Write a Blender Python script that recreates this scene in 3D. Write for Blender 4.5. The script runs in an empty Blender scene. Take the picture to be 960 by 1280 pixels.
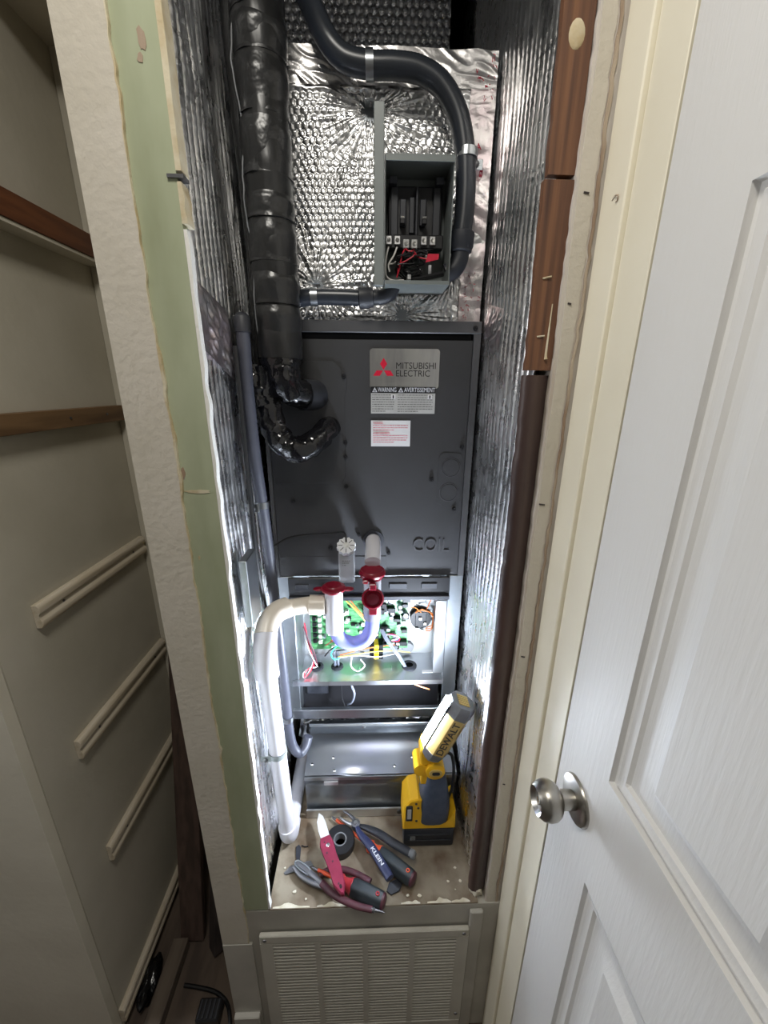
import bpy, bmesh, math, random
import numpy as np
from mathutils import Vector, Matrix, Euler

random.seed(7); RNG = np.random.RandomState(5)
SC = bpy.context.scene
COL = SC.collection
H = 1.48                      # eye height above the floor; heights below are measured from the eye

# ------------------------------------------------------------------ camera
cam_d = bpy.data.cameras.new('camera')
cam_d.sensor_fit = 'VERTICAL'; cam_d.sensor_height = 24.0; cam_d.lens = 24.0 * 495.0 / 1280.0
cam_d.clip_start = 0.02; cam_d.clip_end = 50
cam = bpy.data.objects.new('camera', cam_d); COL.objects.link(cam)
_p, _y, _r = math.radians(17.6), math.radians(1.93), math.radians(0.42)
_f = Vector((math.sin(_y)*math.cos(_p), math.cos(_y)*math.cos(_p), -math.sin(_p)))
_rt = Vector((math.cos(_y), -math.sin(_y), 0)); _up = _rt.cross(_f)
_rr = _rt*math.cos(_r) + _up*math.sin(_r); _uu = -_rt*math.sin(_r) + _up*math.cos(_r)
_m = Matrix.Identity(4)
for i in range(3):
    _m[i][0] = _rr[i]; _m[i][1] = _uu[i]; _m[i][2] = -_f[i]
_m[2][3] = H
cam.matrix_world = _m
SC.camera = cam

# ------------------------------------------------------------------ world, lights, exposure
w = bpy.data.worlds.new('world'); SC.world = w; w.use_nodes = True
w.node_tree.nodes['Background'].inputs[0].default_value = (0.9, 0.95, 1.0, 1)
w.node_tree.nodes['Background'].inputs[1].default_value = 0.03
SC.view_settings.view_transform = 'Standard'; SC.view_settings.look = 'None'
SC.view_settings.gamma = 1.0; SC.view_settings.use_curve_mapping = False
SC.view_settings.exposure = 0.0
SC.cycles.sample_clamp_indirect = 6.0
SC.cycles.max_bounces = 10

def area(name, loc, target, size, power, color, size_y=None):
    d = bpy.data.lights.new(name, 'AREA'); d.energy = power; d.color = color
    d.shape = 'RECTANGLE'; d.size = size; d.size_y = size_y or size
    o = bpy.data.objects.new(name, d); COL.objects.link(o)
    o.location = (loc[0], loc[1], loc[2] + H)
    v = Vector(target) - Vector(loc)
    o.rotation_euler = v.to_track_quat('-Z', 'Y').to_euler()
    return o
area('ceiling_lamp_light', (-0.12, 0.08, 0.80), (-0.12, 0.085, -1.0), 0.24, 7.0, (1.0, 0.96, 0.88))
area('hall_daylight', (-1.75, 0.36, 0.20), (0.3, 0.05, -0.35), 0.30, 12.0, (0.96, 0.97, 1.0), 0.9)

# ------------------------------------------------------------------ materials
def S(r, g, b):
    return tuple(((c/255.0)/12.92 if c/255.0 <= 0.04045 else ((c/255.0+0.055)/1.055)**2.4) for c in (r, g, b)) + (1.0,)
MATS = {}
def mat(name, col, rough=0.5, metal=0.0, col2=None, nscale=20.0, stretch=(1, 1, 1), bump=0.0, bscale=60.0, bdist=0.002,
        emit=None, estr=0.0, trans=0.0, ior=1.45, coat=0.0, lo=0.4, hi=0.62, rough2=None, detail=4.0, spec=None):
    m = bpy.data.materials.new(name); m.use_nodes = True
    nt = m.node_tree; b = nt.nodes['Principled BSDF']
    b.inputs['Base Color'].default_value = col
    b.inputs['Roughness'].default_value = rough; b.inputs['Metallic'].default_value = metal
    if spec is not None: b.inputs['Specular IOR Level'].default_value = spec
    if trans: b.inputs['Transmission Weight'].default_value = trans; b.inputs['IOR'].default_value = ior
    if coat: b.inputs['Coat Weight'].default_value = coat; b.inputs['Coat Roughness'].default_value = 0.15
    if emit: b.inputs['Emission Color'].default_value = emit; b.inputs['Emission Strength'].default_value = estr
    if col2 or bump or rough2 is not None:
        tc = nt.nodes.new('ShaderNodeTexCoord'); mp = nt.nodes.new('ShaderNodeMapping')
        mp.inputs['Scale'].default_value = stretch
        nt.links.new(tc.outputs['Object'], mp.inputs['Vector'])
    if col2 or rough2 is not None:
        n = nt.nodes.new('ShaderNodeTexNoise'); n.inputs['Scale'].default_value = nscale; n.inputs['Detail'].default_value = detail
        nt.links.new(mp.outputs[0], n.inputs['Vector'])
        r = nt.nodes.new('ShaderNodeMapRange'); r.inputs['From Min'].default_value = lo; r.inputs['From Max'].default_value = hi
        nt.links.new(n.outputs['Fac'], r.inputs['Value'])
        if col2:
            mx = nt.nodes.new('ShaderNodeMix'); mx.data_type = 'RGBA'
            mx.inputs[6].default_value = col; mx.inputs[7].default_value = col2
            nt.links.new(r.outputs[0], mx.inputs[0]); nt.links.new(mx.outputs[2], b.inputs['Base Color'])
        if rough2 is not None:
            rr = nt.nodes.new('ShaderNodeMapRange'); rr.inputs['To Min'].default_value = rough; rr.inputs['To Max'].default_value = rough2
            nt.links.new(r.outputs[0], rr.inputs['Value']); nt.links.new(rr.outputs[0], b.inputs['Roughness'])
    if bump:
        n2 = nt.nodes.new('ShaderNodeTexNoise'); n2.inputs['Scale'].default_value = bscale; n2.inputs['Detail'].default_value = 3
        nt.links.new(mp.outputs[0], n2.inputs['Vector'])
        bp = nt.nodes.new('ShaderNodeBump'); bp.inputs['Strength'].default_value = bump; bp.inputs['Distance'].default_value = bdist
        nt.links.new(n2.outputs['Fac'], bp.inputs['Height']); nt.links.new(bp.outputs[0], b.inputs['Normal'])
    MATS[name] = m
    return m
M = MATS
mat('wall_paint', S(200, 193, 180), 0.6, col2=S(192, 185, 170), nscale=6, bump=0.35, bscale=110, bdist=0.003)
mat('closet_paint', S(196, 190, 175), 0.6, col2=S(188, 182, 166), nscale=5, bump=0.35, bscale=70, bdist=0.002)
mat('closet_paint_pale_lit', S(212, 206, 190), 0.6, col2=S(204, 198, 182), nscale=5, bump=0.35, bscale=70, bdist=0.002)  # paler copy of closet_paint; brighter light on some faces put into colour
mat('green_board', S(172, 178, 150), 0.75, col2=S(150, 156, 126), nscale=24, lo=0.3, hi=0.75, bump=0.1, bscale=50, stretch=(1, 1, 0.3))
mat('cream_edge', S(206, 196, 170), 0.8, col2=S(186, 168, 132), nscale=30, bump=0.4, bscale=200)
mat('plaster_white', S(232, 230, 224), 0.85, bump=0.4, bscale=160)
mat('ragged_plaster', S(204, 197, 188), 0.75, col2=S(186, 174, 160), nscale=22, stretch=(1, 1, 0.25), bump=0.5, bscale=90)
mat('ragged_brown', S(150, 128, 108), 0.8, col2=S(186, 172, 152), nscale=40, stretch=(1, 1, 0.2), bump=0.4, bscale=120)
mat('casing_paint', S(226, 219, 198), 0.58, col2=S(220, 212, 190), nscale=4, bump=0.08, bscale=40)
mat('lower_paint', S(178, 174, 164), 0.55, col2=S(166, 162, 152), nscale=9, bump=0.2, bscale=80)
mat('grille_paint', S(190, 186, 174), 0.5, col2=S(182, 178, 166), nscale=12)
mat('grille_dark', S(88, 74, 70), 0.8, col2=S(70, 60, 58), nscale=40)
mat('door_paint', S(210, 208, 204), 0.62, spec=0.25, bump=0.4, bscale=26, stretch=(8, 8, 0.7), bdist=0.0012)
mat('nickel', S(176, 172, 164), 0.28, 1.0, rough2=0.38, nscale=60, stretch=(6, 1, 1))
mat('nickel_bright', S(235, 235, 232), 0.15, 1.0, rough2=0.2, nscale=30)
mat('stud_wood', S(124, 84, 56), 0.55, col2=S(72, 44, 32), nscale=30, stretch=(4, 4, 0.12), lo=0.3, hi=0.7, bump=0.35, bscale=30)
mat('stud_wood_dark', S(72, 54, 48), 0.45, col2=S(54, 40, 38), nscale=16, stretch=(3, 3, 0.15), bump=0.25, bscale=30)
mat('cleat_wood', S(118, 72, 44), 0.5, col2=S(92, 52, 32), nscale=18, stretch=(3, 0.3, 3), bump=0.2, bscale=30)
mat('cleat_wood_tan', S(124, 96, 66), 0.55, col2=S(96, 72, 48), nscale=18, stretch=(3, 0.3, 3), bump=0.2, bscale=30)
mat('pine_white', S(208, 198, 180), 0.55, col2=S(192, 178, 154), nscale=22, stretch=(3, 0.25, 3))
mat('board_brown', S(92, 74, 66), 0.7, col2=S(70, 56, 50), nscale=16, stretch=(3, 3, 0.2), bump=0.2, bscale=30)
mat('board_dark', S(70, 62, 60), 0.7, col2=S(52, 46, 46), nscale=16, stretch=(3, 3, 0.2))
mat('lumber', S(104, 92, 80), 0.75, col2=S(80, 70, 62), nscale=14, stretch=(3, 0.3, 3))
mat('floor_wood', S(100, 86, 74), 0.7, col2=S(74, 62, 54), nscale=10, stretch=(2, 0.5, 1))
mat('platform_wood', S(142, 132, 114), 0.8, col2=S(96, 78, 58), nscale=16, bump=0.3, bscale=60, lo=0.38, hi=0.66, detail=7)
mat('paint_chip', S(214, 208, 190), 0.8, col2=S(196, 188, 164), nscale=60)
mat('room_paint', S(160, 157, 151), 0.7, col2=S(152, 149, 143), nscale=3)
mat('foil', (0.92, 0.92, 0.92, 1), 0.25, 1.0, rough2=0.38, nscale=30, bump=0.15, bscale=260, bdist=0.0010)
mat('foil_tape', (0.82, 0.80, 0.79, 1), 0.32, 1.0, rough2=0.4, nscale=24, bump=0.4, bscale=140, bdist=0.0015)
mat('foil_tape_pink', (0.90, 0.85, 0.84, 1), 0.34, 1.0, col2=(0.86, 0.74, 0.76, 1), nscale=26, bump=0.4, bscale=140, bdist=0.0015)
mat('foil_dark', (0.80, 0.80, 0.82, 1), 0.2, 1.0, rough2=0.36, nscale=30)
mat('red_print', S(186, 28, 58), 0.5, col2=S(160, 30, 60), nscale=90)
mat('charcoal', S(58, 58, 60), 0.5, 0.0, col2=S(53, 53, 54), nscale=6, bump=0.05, bscale=300)
mat('charcoal_edge', S(84, 84, 86), 0.4, 0.0, col2=S(70, 70, 72), nscale=8)
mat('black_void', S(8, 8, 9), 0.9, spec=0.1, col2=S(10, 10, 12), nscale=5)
mat('black_plastic', S(30, 30, 33), 0.38, col2=S(26, 26, 28), nscale=12)
mat('black_rubber', S(44, 46, 52), 0.5, col2=S(38, 40, 46), nscale=30)
mat('conduit_black', S(46, 50, 58), 0.32, col2=S(40, 44, 50), nscale=12)
mat('tape_black', S(30, 30, 30), 0.34, bump=0.5, bscale=26, bdist=0.006, stretch=(1, 1, 0.4), col2=S(24, 24, 24), nscale=12)
mat('tape_band', S(33, 33, 33), 0.30, bump=0.5, bscale=34, bdist=0.006, col2=S(36, 36, 36), nscale=14)
mat('tape_gloss', S(20, 20, 23), 0.12, bump=0.5, bscale=40, bdist=0.006, col2=S(13, 13, 15), nscale=22)
mat('galvanized', (0.42, 0.44, 0.46, 1), 0.28, 1.0, col2=(0.39, 0.41, 0.43, 1), nscale=18, lo=0.2, hi=0.8, rough2=0.36)
mat('galvanized_dull', (0.30, 0.32, 0.33, 1), 0.36, 1.0, col2=(0.23, 0.25, 0.27, 1), nscale=12, rough2=0.5)
mat('tray_metal', (0.72, 0.74, 0.77, 1), 0.3, 1.0, col2=(0.64, 0.66, 0.70, 1), nscale=14, rough2=0.4)
mat('bay_white', S(160, 163, 162), 0.45, 0.3, col2=S(148, 151, 150), nscale=8)
mat('steel', (0.66, 0.66, 0.66, 1), 0.3, 1.0, rough2=0.42, nscale=40)
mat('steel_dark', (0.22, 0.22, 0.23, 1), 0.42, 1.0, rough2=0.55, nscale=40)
mat('silver_label', (0.74, 0.74, 0.72, 1), 0.3, 1.0, col2=(0.60, 0.60, 0.60, 1), nscale=14, stretch=(4, 1, 0.6))
mat('label_white', S(222, 222, 224), 0.55, col2=S(216, 216, 218), nscale=30)
mat('label_grey', S(186, 186, 184), 0.55, col2=S(178, 178, 176), nscale=30)
mat('label_black', S(20, 20, 20), 0.5, col2=S(16, 16, 16), nscale=30)
mat('logo_red', S(206, 20, 56), 0.4, col2=S(200, 18, 52), nscale=30)
mat('print_pink', S(204, 110, 128), 0.6, col2=S(214, 130, 144), nscale=80)
mat('print_grey', S(92, 92, 92), 0.6, col2=S(120, 120, 120), nscale=80)
mat('pvc_white', S(208, 206, 210), 0.3, col2=S(200, 198, 203), nscale=9)
mat('pvc_cream', S(224, 214, 198), 0.32, col2=S(216, 206, 190), nscale=9)
mat('clear_vinyl', S(176, 180, 250), 0.14, trans=0.4, ior=1.35, col2=S(166, 170, 246), nscale=14)
mat('clear_plastic', S(236, 238, 240), 0.18, trans=0.65, ior=1.3, col2=S(226, 228, 232), nscale=20)
mat('red_cap', S(128, 10, 36), 0.3, col2=S(116, 8, 32), nscale=20)
mat('red_cap_dark', S(96, 8, 28), 0.35, col2=S(84, 8, 24), nscale=20)
mat('pcb_green', S(88, 150, 96), 0.4, col2=S(56, 116, 70), nscale=60, stretch=(1, 1, 3), lo=0.45, hi=0.55)
mat('chip_black', S(18, 19, 21), 0.45, spec=0.25, col2=S(13, 14, 16), nscale=20)
mat('comp_white', S(226, 226, 220), 0.45, col2=S(214, 214, 208), nscale=20)
mat('comp_blue', S(60, 104, 178), 0.4, col2=S(50, 90, 160), nscale=20)
mat('comp_grey', S(150, 156, 160), 0.4, 0.5, col2=S(130, 136, 140), nscale=20)
mat('comp_yellow', S(234, 206, 30), 0.45, col2=S(222, 190, 24), nscale=20)
mat('wire_red', S(196, 34, 56), 0.4, col2=S(180, 28, 48), nscale=40)
mat('wire_orange', S(216, 128, 62), 0.4, col2=S(200, 112, 52), nscale=40)
mat('wire_teal', S(58, 178, 160), 0.4, col2=S(50, 160, 144), nscale=40)
mat('wire_white', S(222, 220, 214), 0.4, col2=S(208, 206, 200), nscale=40)
mat('wire_black', S(26, 26, 28), 0.4, col2=S(22, 22, 24), nscale=40)
mat('wire_grey', S(104, 108, 118), 0.4, col2=S(92, 96, 106), nscale=40)
mat('wire_yellow', S(226, 200, 100), 0.4, col2=S(212, 186, 88), nscale=40)
mat('enclosure_grey', S(124, 130, 128), 0.42, col2=S(114, 120, 118), nscale=10)
mat('conduit_grey', S(70, 72, 82), 0.42, col2=S(60, 62, 72), nscale=12)
mat('yellow_plastic', S(242, 188, 32), 0.42, col2=S(232, 176, 24), nscale=18)
mat('yellow_pale', S(206, 178, 108), 0.45, col2=S(196, 166, 96), nscale=18)
mat('grip_blue_grey', S(74, 84, 102), 0.55, col2=S(66, 76, 94), nscale=60, bump=0.2, bscale=300)
mat('battery_black', S(40, 44, 52), 0.45, col2=S(34, 38, 46), nscale=20)
mat('lamp_grey', S(120, 122, 124), 0.45, col2=S(108, 110, 112), nscale=20)
mat('led', (1, 1, 1, 1), 0.4, emit=(0.77, 0.86, 1.0, 1), estr=950.0)
mat('knife_magenta', S(142, 44, 70), 0.4, 0.2, col2=S(128, 38, 62), nscale=30)
mat('blade', (0.85, 0.85, 0.84, 1), 0.45, 0.45, rough2=0.5, nscale=60, stretch=(0.3, 4, 1))
mat('tool_orange', S(226, 92, 52), 0.4, col2=S(208, 78, 42), nscale=30)
mat('tool_red', S(180, 52, 60), 0.4, col2=S(164, 44, 52), nscale=30)
mat('handle_slate', S(46, 53, 57), 0.5, col2=S(38, 44, 48), nscale=30)
mat('handle_navy', S(48, 56, 92), 0.45, col2=S(42, 48, 80), nscale=30)
mat('handle_maroon', S(84, 42, 52), 0.5, col2=S(70, 36, 44), nscale=30)
mat('letter_white', S(226, 228, 236), 0.5, col2=S(220, 222, 230), nscale=30)
mat('letter_black', S(18, 16, 18), 0.5, col2=S(24, 22, 24), nscale=30)
mat('letter_dark', S(72, 68, 60), 0.5, col2=S(64, 60, 54), nscale=30)
mat('copper', S(206, 120, 76), 0.35, 0.7, col2=S(190, 104, 64), nscale=30)

# ------------------------------------------------------------------ builders
BASE = {}                      # world position of every thing without rotation
def smooth_mesh(me, ang=35):
    n = len(me.polygons)
    me.polygons.foreach_set('use_smooth', [True]*n)
    me.set_sharp_from_angle(angle=math.radians(ang))

def catmull(pts, n=8):
    P = [Vector(p) for p in pts]
    if len(P) < 3: return P
    P = [P[0]*2-P[1]] + P + [P[-1]*2-P[-2]]
    out = []
    for i in range(1, len(P)-2):
        a, b, c, d = P[i-1:i+3]
        for k in range(n):
            t = k/n
            out.append(0.5*((2*b)+(c-a)*t+(2*a-5*b+4*c-d)*t*t+(3*b-a-3*c+d)*t**3))
    out.append(P[-2])
    return out

def frame_of(t):
    t = Vector(t).normalized()
    a = Vector((0, 0, 1)) if abs(t.z) < 0.9 else Vector((0, 1, 0))
    u = t.cross(a).normalized(); v = t.cross(u).normalized()
    return u, v

class MB:
    def __init__(s): s.bm = bmesh.new()
    def box(s, lo, hi, bev=0.0, M_=None, seg=1):
        c = [(a+b)/2 for a, b in zip(lo, hi)]; d = [abs(b-a) for a, b in zip(lo, hi)]
        mm = Matrix.Translation(c) @ Matrix.Diagonal((d[0], d[1], d[2], 1))
        if M_ is not None: mm = M_ @ mm
        r = bmesh.ops.create_cube(s.bm, size=1.0, matrix=mm)
        if bev:
            es = list({e for v in r['verts'] for e in v.link_edges})
            bmesh.ops.bevel(s.bm, geom=es, offset=bev, segments=seg, affect='EDGES', profile=0.6)
        return s
    def ring(s, c, u, v, r, seg, fn=None, ph=0):
        out = []
        for k in range(seg):
            a = 2*math.pi*k/seg + ph
            rr = r*(fn(k, a) if fn else 1)
            out.append(s.bm.verts.new(c + u*(math.cos(a)*rr) + v*(math.sin(a)*rr)))
        return out
    def skin(s, rings, caps=True, closed=False):
        n = len(rings[0]); m = len(rings)
        for i in range(m if closed else m-1):
            A, B = rings[i], rings[(i+1) % m]
            for k in range(n):
                s.bm.faces.new((A[k], A[(k+1) % n], B[(k+1) % n], B[k]))
        if caps and not closed:
            s.bm.faces.new(rings[0][::-1]); s.bm.faces.new(rings[-1])
    def tube(s, pts, r, seg=12, n=8, smooth=True, fn=None, caps=True, closed=False):
        P = catmull(pts, n) if smooth else [Vector(p) for p in pts]
        m = len(P); rings = []; u = None
        for i, p in enumerate(P):
            t = (P[min(i+1, m-1)] - P[max(i-1, 0)])
            if t.length < 1e-9: t = Vector((0, 0, 1))
            t.normalize()
            if u is None: u, v = frame_of(t)
            else:
                u = (u - t*u.dot(t)).normalized(); v = t.cross(u)
            f = i/max(1, m-1)
            rad = r(f) if callable(r) else r
            rings.append(s.ring(p, u, v, rad, seg, (lambda k, a, i=i: fn(i, a)) if fn else None))
        s.skin(rings, caps)
        return s
    def lathe(s, prof, o, ax, seg=24):      # prof: (distance along axis, radius)
        o = Vector(o); ax = Vector(ax).normalized(); u, v = frame_of(ax)
        rings = [s.ring(o + ax*t, u, v, max(r, 1e-4), seg) for t, r in prof]
        s.skin(rings); return s
    def cyl(s, a, b, r, seg=20, r2=None):
        a = Vector(a); b = Vector(b); L = (b-a).length
        return s.lathe([(0, r), (L, r if r2 is None else r2)], a, b-a, seg)
    def torus(s, c, ax, R, r, seg=32, ms=10):
        c = Vector(c); u, v = frame_of(ax); ax = Vector(ax).normalized(); rings = []
        for i in range(seg):
            a = 2*math.pi*i/seg; d = u*math.cos(a)+v*math.sin(a)
            rings.append(s.ring(c + d*R, d, ax, r, ms))
        s.skin(rings, closed=True); return s
    def prism(s, poly, o, u, v, th, bev=0.0):   # poly in (u,v); extruded along u x v by th
        o = Vector(o); u = Vector(u).normalized(); v = Vector(v).normalized(); n = u.cross(v)
        A = [s.bm.verts.new(o+u*x+v*y) for x, y in poly]; B = [s.bm.verts.new(o+u*x+v*y+n*th) for x, y in poly]
        fs = [s.bm.faces.new(A[::-1]), s.bm.faces.new(B)]
        k = len(poly)
        for i in range(k): fs.append(s.bm.faces.new((A[i], A[(i+1) % k], B[(i+1) % k], B[i])))
        if bev:
            es = list({e for f in fs[:2] for e in f.edges})
            bmesh.ops.bevel(s.bm, geom=es, offset=bev, segments=1, affect='EDGES')
        return s
    def sphere(s, c, r, sc=(1, 1, 1), u=14, v=8):
        bmesh.ops.create_uvsphere(s.bm, u_segments=u, v_segments=v, radius=r, matrix=Matrix.Translation(c) @ Matrix.Diagonal((*sc, 1)))
        return s
    def mesh(s, name, smooth=True, ang=35):
        bmesh.ops.recalc_face_normals(s.bm, faces=s.bm.faces)
        me = bpy.data.meshes.new(name); s.bm.to_mesh(me); s.bm.free()
        if smooth: smooth_mesh(me, ang)
        return me
    def build(s, name, m, parent=None, local=False, ang=35, **tags):
        """vertices are given in eye coordinates (or in the thing's own frame when local)"""
        me = s.mesh(name, ang=ang)
        return place(name, me, m, parent, local, **tags)

def tag(o, label=None, cat=None, group=None, kind=None):
    if label: o['label'] = label
    if cat: o['category'] = cat
    if group: o['group'] = group
    if kind: o['kind'] = kind
    return o

def place(name, me, m, parent=None, local=False, **tags):
    me.materials.clear(); me.materials.append(M[m] if isinstance(m, str) else m)
    o = bpy.data.objects.new(name, me); COL.objects.link(o)
    if parent is not None:
        o.parent = parent
        if not local:
            me.transform(Matrix.Translation(Vector((0, 0, H)) - BASE[parent.name]))
        BASE[o.name] = BASE.get(parent.name, Vector((0, 0, 0))).copy()
    else:
        co = np.empty(len(me.vertices)*3); me.vertices.foreach_get('co', co); co = co.reshape(-1, 3)
        c = Vector(((co[:, 0].min()+co[:, 0].max())/2, (co[:, 1].min()+co[:, 1].max())/2, co[:, 2].min()))
        me.transform(Matrix.Translation(-c)); o.location = c + Vector((0, 0, H)); BASE[o.name] = o.location.copy()
    return tag(o, **tags)

def thing(name, loc, label, cat, group=None, rot=(0, 0, 0)):
    o = bpy.data.objects.new(name, None); COL.objects.link(o); o.empty_display_size = 0.02
    o.location = (loc[0], loc[1], loc[2]+H); o.rotation_euler = rot
    BASE[o.name] = o.location.copy()
    return tag(o, label, cat, group)

def again(src, parent, pos, rot=None, scale=None, m=None):   # a copy sharing mesh data; pos in eye coordinates
    o = src.copy(); COL.objects.link(o); o.parent = parent
    o.location = Vector((pos[0], pos[1], pos[2]+H)) - BASE[parent.name]
    if rot: o.rotation_euler = rot
    if scale: o.scale = scale
    BASE[o.name] = BASE[parent.name].copy()
    return o

def unit_part(name, mb, m, parent, pos, rot=None, scale=None):  # mesh given about its own origin
    me = mb.mesh(name); me.materials.append(M[m])
    o = bpy.data.objects.new(name, me); COL.objects.link(o); o.parent = parent
    o.location = Vector((pos[0], pos[1], pos[2]+H)) - BASE[parent.name]
    if rot: o.rotation_euler = rot
    if scale: o.scale = scale
    BASE[o.name] = BASE[parent.name].copy()
    return o

def struct(name, mb, m, parent=None):
    return mb.build(name, m, parent, **({} if parent else dict(kind='structure')))

def lettering(name, body, m, parent, o, u, v, width, height, bold=0.0, local=False, th=0.0005):
    """flat printed letters; o = lower left corner, u = reading direction, v = up"""
    cu = bpy.data.curves.new(name, 'FONT'); cu.body = body; cu.size = 1.0; cu.offset = bold; cu.resolution_u = 4; cu.extrude = 0.5
    ob = bpy.data.objects.new(name, cu); me = bpy.data.meshes.new_from_object(ob)
    bpy.data.objects.remove(ob); bpy.data.curves.remove(cu)
    co = np.empty(len(me.vertices)*3); me.vertices.foreach_get('co', co); co = co.reshape(-1, 3)
    lo, hi = co.min(0), co.max(0)
    u = Vector(u).normalized(); v = Vector(v).normalized(); n = u.cross(v); o = Vector(o)
    q = (co-lo)/(hi-lo)
    out = np.array(o)[None] + q[:, :1]*np.array(u*width) + q[:, 1:2]*np.array(v*height) + q[:, 2:]*np.array(n*th)
    me.vertices.foreach_set('co', out.ravel()); me.update(); me.name = name
    return place(name, me, m, parent, local)

# smooth value noise on a grid
_L = RNG.rand(64, 512, 512).astype(np.float32) if False else None
def vnoise(x, y, seed):
    x = np.asarray(x, dtype=np.float64); y = np.asarray(y, dtype=np.float64)
    xi = np.floor(x).astype(np.int64); yi = np.floor(y).astype(np.int64); fx = x-xi; fy = y-yi
    fx = fx*fx*(3-2*fx); fy = fy*fy*(3-2*fy)
    def h(a, b):
        n = (a*374761393 + b*668265263 + seed*974634777) & 0x7fffffff
        n = ((n ^ (n >> 13))*1274126177) & 0x7fffffff
        return ((n ^ (n >> 16)) & 0xffff)/65535.0
    return (h(xi, yi)*(1-fx)+h(xi+1, yi)*fx)*(1-fy)+(h(xi, yi+1)*(1-fx)+h(xi+1, yi+1)*fx)*fy
def ridge(n): return 1-np.abs(2*n-1)

def grid_mesh(name, X, Y, Z):
    nu, nv = X.shape
    me = bpy.data.meshes.new(name)
    co = np.stack([X, Y, Z], -1).reshape(-1, 3).astype(np.float32)
    idx = np.arange(nu*nv).reshape(nu, nv)
    q = np.stack([idx[:-1, :-1], idx[1:, :-1], idx[1:, 1:], idx[:-1, 1:]], -1).reshape(-1, 4)
    me.vertices.add(len(co)); me.vertices.foreach_set('co', co.ravel())
    me.loops.add(q.size); me.loops.foreach_set('vertex_index', q.ravel().astype(np.int32))
    me.polygons.add(len(q)); me.polygons.foreach_set('loop_start', np.arange(0, q.size, 4, dtype=np.int32))
    me.polygons.foreach_set('loop_total', np.full(len(q), 4, dtype=np.int32))
    me.update(calc_edges=True); me.validate()
    me.polygons.foreach_set('use_smooth', [True]*len(me.polygons))
    return me

def bubbles(a, b, p):             # hexagonal bubble film, a along rows
    out = np.zeros_like(a); rv = b/(p*0.866)
    for dr in (0, 1):
        row = np.floor(rv)+dr
        off = np.where(row.astype(int) % 2 == 0, 0.0, 0.5)
        du = a/p-off; du = du-np.round(du); dv = (rv-row)*0.866
        out = np.maximum(out, np.clip(1-(du*du+dv*dv)/0.23, 0, 1))
    return np.sqrt(out)

# ================================================================== SETTING
mb = MB(); mb.box((-1.9, -1.6, -1.50), (0.60, 1.25, -1.48)); struct('floor', mb, 'floor_wood')
mb = MB(); mb.box((-1.9, -1.6, 0.95), (0.60, 1.25, 0.97)); struct('ceiling', mb, 'room_paint')
mb = MB(); mb.box((-1.9, -1.6, -1.48), (0.60, -1.58, 0.95)); struct('wall_behind', mb, 'room_paint')
mb = MB(); mb.box((-1.9, -1.58, -1.48), (-1.88, 0.555, 0.95)); struct('wall_far_left', mb, 'room_paint')
# left closet
mb = MB(); mb.box((-0.62, 0.556, -1.48), (-0.60, 1.02, 0.95)); struct('wall_left', mb, 'closet_paint')
mb = MB(); mb.box((-1.88, 0.535, -1.48), (-0.602, 0.555, 0.95)); struct('wall_front_far', mb, 'closet_paint_pale_lit')
mb = MB(); mb.box((-0.599, 0.985, -1.48), (-0.317, 1.02, 0.60)); struct('wall_back', mb, 'closet_paint_pale_lit')
mb = MB(); mb.box((-0.62, 0.76, 0.60), (-0.317, 1.02, 0.63)); struct('ceiling_left_closet', mb, 'closet_paint_pale_lit')  # paler paint makes up for bounce light missing on this soffit
mb = MB(); mb.box((-0.60, 0.535, 0.80), (-0.318, 0.555, 0.95)); struct('wall_over_closet', mb, 'closet_paint')
# partition between the two closets
mb = MB(); mb.box((-0.3165, 0.552, -1.48), (-0.238, 1.22, 0.95)); struct('wall_partition', mb, 'closet_paint')
mb = MB(); mb.box((-0.3165, 0.537, -1.029), (-0.2145, 0.551, 0.95)); struct('wall_front_left', mb, 'green_board')
# textured paint layer with its torn edge
zs = np.linspace(-1.13, 0.949, 420)
ed = -0.2625 + (vnoise(zs*14, zs*0, 3)-0.5)*0.004 + (vnoise(zs*90, zs*0, 4)-0.5)*0.0025
def ribbon(za, xl, xr, y0, y1):
    b = MB(); R = []
    for z, a, c in zip(za, xl, xr):
        R.append([b.bm.verts.new(p) for p in ((a, y0, z), (c, y0, z), (c, y1, z), (a, y1, z))])
    b.skin(R); return b
ribbon(zs, np.full_like(zs, -0.3175), ed, 0.533, 0.5368).build('paint_layer', 'wall_paint', bpy.data.objects['wall_front_left'], ang=30)
lip = 0.0010 + 0.0030*vnoise(zs*60, zs*0, 9)*np.clip(vnoise(zs*7, zs*0, 8)*2-.5, 0, 1)
ribbon(zs, ed+0.0003, ed+lip, 0.5322+0*0.0, 0.5368).build('torn_paper_edge', 'cream_edge', bpy.data.objects['wall_front_left'])
for k, (x, z, a, b_) in enumerate(((-0.232, 0.335, .006, .011), (-0.236, 0.320, .0035, .006), (-0.255, -0.115, .003, .010), (-0.240, -0.140, .020, .003), (-0.25, -0.24, .002, .004))):
    b = MB(); rs0 = random.Random(k+60)
    b.prism([(math.cos(t)*a*rs0.uniform(.5, 1.1), math.sin(t)*b_*rs0.uniform(.5, 1.1)) for t in [i*2*math.pi/11 for i in range(11)]], (x, 0.5369, z), (1, 0, 0), (0, 0, 1), 0.0005)
    b.build('torn_paper_patch', 'ragged_brown' if k in (0, 1, 2) else 'cream_edge', bpy.data.objects['wall_front_left'])
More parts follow.
